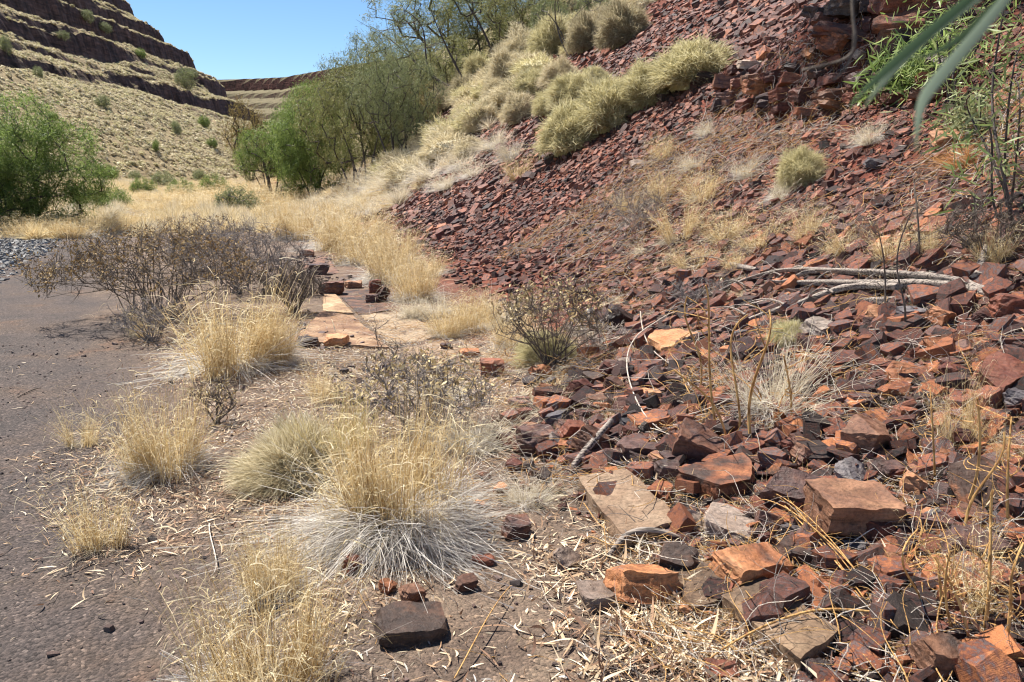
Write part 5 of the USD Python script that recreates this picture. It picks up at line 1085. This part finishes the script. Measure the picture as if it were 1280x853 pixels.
# ------------------------------------------------------------------ green shrubs at the right, hanging leaves
def leafy(px, py, stems, label, leafsize, per, seed, leaf='leaf_lime', name='green_shrub', rad=(.012, .006), cl=6, spread=.05):
    """stems: lists of pixels from the foot up; narrow leaves in whorls along the upper part"""
    r = np.random.default_rng(seed); o, m = at(px, py); t = thing(name, o, label=label, cat='shrub'); tips = []
    for k, st in enumerate(stems):
        pts = [o + r.normal(size=3)*[.03, .03, 0] - [0, 0, .03]]
        for q in st:
            rd = ray(*q); pts.append(np.array([0, 0, CAMZ]) + rd*((o[1] + r.normal(0, .12))/rd[1]))
        pts = np.array(pts); obj('stem', (lambda g: (g[0] - o, g[1]))(limb(pts, rad, 6, r, .1, 4)), 'dark_bark', t, smooth=60)
        s = np.linspace(.35, 1, cl*len(st)); q = np.stack([np.interp(s, np.linspace(0, 1, len(pts)), pts[:, j]) for j in range(3)], 1)
        tips.append(q + r.normal(size=q.shape)*spread)
    C = np.vstack(tips) - o
    obj('leaves', leaf_spray(r, C, per, spread, leafsize, leafsize*.13, .35, .2, 3), leaf, t, kind='stuff')
leafy(1262, 285, [[(1250, 200), (1240, 120), (1250, 40), (1255, -10)], [(1245, 210), (1215, 150), (1212, 120)], [(1256, 220), (1262, 120), (1275, 60)], [(1240, 240), (1240, 180), (1222, 150)], [(1266, 240), (1274, 160), (1270, 100)]], 'slender green shrub with narrow leaves rising along the right edge', .115, 4, 701, 'leaf_mid', spread=.12, rad=(.010, .004))
leafy(1190, 128, [[(1192, 90), (1195, 50), (1185, 20)], [(1205, 90), (1225, 50), (1230, 10)], [(1180, 95), (1172, 60), (1175, 20)], [(1200, 80), (1210, 40), (1205, -10)], [(1186, 80), (1190, 30), (1200, 0)]], 'bright lime leafy bush high on the slope behind the hanging leaves', .125, 7, 702, cl=8, spread=.2)
leafy(1132, 116, [[(1120, 100), (1110, 92)], [(1132, 98), (1134, 84)], [(1146, 100), (1158, 92)], [(1126, 96), (1122, 84)], [(1140, 98), (1148, 86)]], 'low bright leafy bush under the dark top right outcrop', .2, 9, 703, cl=8, spread=.12)
leafy(1222, 172, [[(1216, 150), (1212, 130)], [(1224, 150), (1226, 132)], [(1218, 156), (1206, 142)]], 'small silvery green sprout left of the slender shrub', .15, 8, 704, 'leaf_grey', cl=8, spread=.09)
# leaves hanging close to the lens from a branch above the frame
def hanging():
    o = along(1290, -60, .62); t = thing('hanging_twig', o, label='blurred grey-green long leaves hanging close at the top right', cat='leaf spray')
    r = np.random.default_rng(705)
    def leaf(pts, dist, width, look):
        P = np.array([along(px, py, d) for (px, py), d in zip(pts, np.linspace(dist[0], dist[1], len(pts)))])
        from scipy.interpolate import CubicSpline
        s = np.linspace(0, len(P) - 1, 15); Q = CubicSpline(np.arange(len(P)), P)(s)
        T = np.gradient(Q, axis=0); T /= np.linalg.norm(T, axis=1, keepdims=True)
        side = np.cross(T, [.15, -.75, .65]); side /= np.linalg.norm(side, axis=1, keepdims=True); up = np.cross(side, T)
        w = width*np.clip(np.sin(np.pi*np.linspace(.12, 1.0, 15))**.7, .03, 1)
        v = np.concatenate([Q + side*w[:, None]/2, Q + up*w[:, None]*.10, Q - side*w[:, None]/2]) - o
        n = 15; f = []
        for k in range(n - 1):
            for a in (0, n): f += [[a + k, a + k + 1, a + n + k], [a + n + k, a + k + 1, a + n + k + 1]]
        lf = obj('leaf', (v, np.array(f)), look, t, smooth=True)
        obj('midrib', limb(Q[::2] - o + up[::2]*width*.02 - side[::2]*.0002, [.0005, .0002], 5, None, 0, 2), 'leaf_rib', lf, smooth=60)
    leaf([(1300, -60), (1240, 20), (1180, 90), (1152, 130), (1145, 190)], (.60, .50), .0085, 'leaf_near')
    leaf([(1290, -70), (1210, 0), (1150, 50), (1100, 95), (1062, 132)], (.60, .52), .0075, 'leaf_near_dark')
    leaf([(1280, -60), (1225, -5), (1165, 40), (1115, 90), (1080, 134)], (.62, .56), .0075, 'leaf_near')
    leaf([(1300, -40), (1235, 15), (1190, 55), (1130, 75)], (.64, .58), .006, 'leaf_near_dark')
    obj('twig', (lambda g: (g[0] - o, g[1]))(limb([along(1400, -120, .66), along(1330, -75, .63), along(1285, -60, .61), along(1262, -40, .6)], [.003, .0022], 6, r, .1, 4)), 'dark_bark', t, smooth=60)
hanging()
def hanging_thin():
    o = along(1050, -40, .9); t = thing('hanging_twig', o, label='blurred dark bare twig hanging down left of the long leaves', cat='twig')
    for pts in ([(1075, -40), (1066, 20), (1068, 60), (1045, 78), (1002, 88)], [(1068, 40), (1062, 75), (1042, 100)]):
        obj('twig', (lambda g: (g[0] - o, g[1]))(limb([along(*q, .95) for q in pts], [.0022, .0014], 5, None, 0, 4)), 'dark_twig', t, smooth=60)
hanging_thin()

# ------------------------------------------------------------------ far vegetation that reads as a mass
def tuft_lump(r, n=120, w=.032, core=.42):
    d = dome_noise(r, n); d[:, 2] = np.abs(d[:, 2])*.9; 
    v, f = ribbons(d*.15, d, np.full(n, .55)*r.uniform(.7, 1.1, n), np.full(n, w), r.normal(size=(n, 3))*.1, r, 2, gravity=.15)
    h = trimesh.creation.icosphere(1); hv = np.array(h.vertices)*[core, core, core*.85]*(1 + .2*r.normal(size=(len(h.vertices), 1)))
    return join([(v, f), (hv, np.array(h.faces))])
rl = np.random.default_rng(801)
lumps = [tuft_lump(rl) for _ in range(6)]
grass_lumps = [tuft_lump(rl, 190, .016, .12) for _ in range(6)]
def on_hill(n, fn, x0, x1, y0, y1, size, zlo, zhi, seed, steep=.62):
    r = np.random.default_rng(seed); x = r.uniform(x0, x1, n); y = r.uniform(y0, y1, n); z = fn(x, y); e = .4
    gx, gy = (fn(x+e, y) - fn(x-e, y))/(2*e), (fn(x, y+e) - fn(x, y-e))/(2*e)
    nzv = 1/np.sqrt(1 + gx**2 + gy**2)
    k = (z > zlo) & (z < zhi) & (nzv > steep) & (r.uniform(0, 1, n) < .35 + .9*sstep(.35, .6, meshkit.fbm(p3(x, y, .09, 6), 3, seed)))
    x, y, z = x[k], y[k], z[k]; s = size[0]*(size[1]/size[0])**r.uniform(0, 1, len(x))
    q = np.zeros((len(x), 4)); a = r.uniform(0, 6.28, len(x)); q[:, 0] = np.cos(a/2); q[:, 3] = np.sin(a/2)
    return np.stack([x, y, z - .05*s], 1), q, np.repeat(s[:, None], 3, 1), r.integers(0, 6, len(x))
scatter('hill_spinifex', lumps, *on_hill(80000, mountain, -140, -42, 60, 262, (.35, .95), 0, 62, 802), ['spinifex_pale', 'spinifex_pale', 'spinifex_needle'], 'pale spinifex dotting the whole slope of the terraced hill on the left', 'spinifex')
r8 = np.random.default_rng(803)
for (x, y, w, h) in ((128, 135, 16, 14), (65, 150, 14, 10), (232, 112, 28, 22), (175, 72, 14, 10), (130, 42, 16, 12), (220, 165, 12, 12), (108, 27, 20, 12), (78, 50, 14, 10), (255, 160, 14, 14), (265, 185, 12, 12), (195, 190, 10, 14), (222, 170, 10, 14), (240, 98, 16, 10), (48, 97, 14, 12), (250, 230, 20, 16), (135, 225, 22, 18), (170, 232, 20, 16), (8, 66, 16, 18), (5, 172, 22, 18)):
    d = ray(x, y); tt = np.linspace(60, 330, 1400); Pq = np.array([0, 0, CAMZ]) + tt[:, None]*d; hit = np.nonzero(Pq[:, 2] < mountain(Pq[:, 0], Pq[:, 1]))[0]
    if len(hit):
        p = Pq[hit[0]]; m = tt[hit[0]]/FPX
        copy(bush if x % 2 else greybush, 'hill_bush', p - [0, 0, .1], r8.uniform(0, 6), (w*m/2.4*1.3, w*m/2.4*1.3, h*m/1.3*1.2), label='dark bush dotted on the terraced hill', cat='bush', group='bushes on the terraced hill')
tops = np.random.default_rng(804)
for k in range(46):
    x = tops.uniform(-165, -60); y = 470 + tops.uniform(60, 130); z = mesa(np.array([x]), np.array([y]))[0]; s = tops.uniform(1.6, 4)
    copy(bush, 'mesa_bush', (x, y, z - .2), tops.uniform(0, 6), (s/2, s/2, s/1.6), label='tiny bush on the flat top of the distant mesa', cat='bush', group='bushes on the distant mesa')
def floor_pts(n, box, size, seed, keep, tall=1.8):
    r = np.random.default_rng(seed); u = r.uniform(box[0], box[1], n)**1.0; v = r.uniform(box[2], box[3], n); x, y = xy(u, v); k = r.uniform(0, 1, n) < keep(u, v, x, y); x, y = x[k], y[k]
    q = np.zeros((len(x), 4)); a = r.uniform(0, 6.28, len(x)); q[:, 0] = np.cos(a/2); q[:, 3] = np.sin(a/2); s = r.uniform(*size, len(x))
    return np.stack([x, y, H(x, y)], 1), q, np.column_stack([s, s, s*r.uniform(min(1, tall*.7), tall, len(x))]), r.integers(0, 6, len(x))
scatter('valley_grass', grass_lumps, *floor_pts(22000, (24, 130, -45, 9), (.35, .8), 805, lambda u, v, x, y: .9*sstep(.36, .5, nz(x, y, .12, 5))*np.where((np.abs(v + 2.9) < .8) & (u < 42), 0, 1)), ['gold_straw', 'pale_straw', 'gold_straw'], 'dry yellow grass covering the valley floor below the trees', 'grass')
far_lumps = [join([hummock(rl, 1500, .012, (.5, .5, .45), .13, .5), heart(rl, (.5, .5, .45), .7)]) for _ in range(6)]
scatter('far_slope_scrub', far_lumps, *floor_pts(5200, (26, 140, 6, 40), (.9, 2.4), 806, lambda u, v, x, y: .9*sstep(.38, .5, nz(x, y, .1, 7)), .95), ['spinifex_dull', 'spinifex_pale', 'spinifex_pale', 'spinifex_needle'], 'grey-green scrub and spinifex on the far shoulder of the slope', 'scrub')
# the gum tree above the frame at the top right: its leaves hang into view and it shades the outcrop
def shade_tree():
    r = np.random.default_rng(901); x0, y0 = 8.6, 8.2; o = np.array([x0, y0, H(x0, y0) - .1])
    t = thing('gum_tree', o, label='tall gum tree out of view whose shade dims the outcrop at the top right', cat='tree')
    C = lobe_points(r, [(2.9, 13.2, 9.9, 1.9, 1.5, .9), (4.4, 12.0, 10.3, 1.7, 1.4, .9), (1.6, 14.4, 9.8, 1.3, 1.3, .8), (5.6, 10.8, 10.3, 1.3, 1.2, .8)], 190) - o
    tr = np.array([[0, 0, 0], [-.3, .3, 1.6], [-1.2, 1.1, 3.4], [-2.6, 2.3, 5.0]])
    P, par, wt = skeleton(r, tr, C, step=.5); rad = np.maximum(.01, .013*wt**.45)
    obj('trunk', limb(tr, rad[:4], 9, r, .06, 4), 'pale_bark', t, smooth=60); obj('branches', seg_mesh(P, par, wt, .013, 5, .008, 4), 'pale_bark', t, kind='stuff')
    obj('crown', leaf_spray(r, C, 75, .24, .17, .026, .7), 'leaf_grey', t, kind='stuff')
shade_tree()
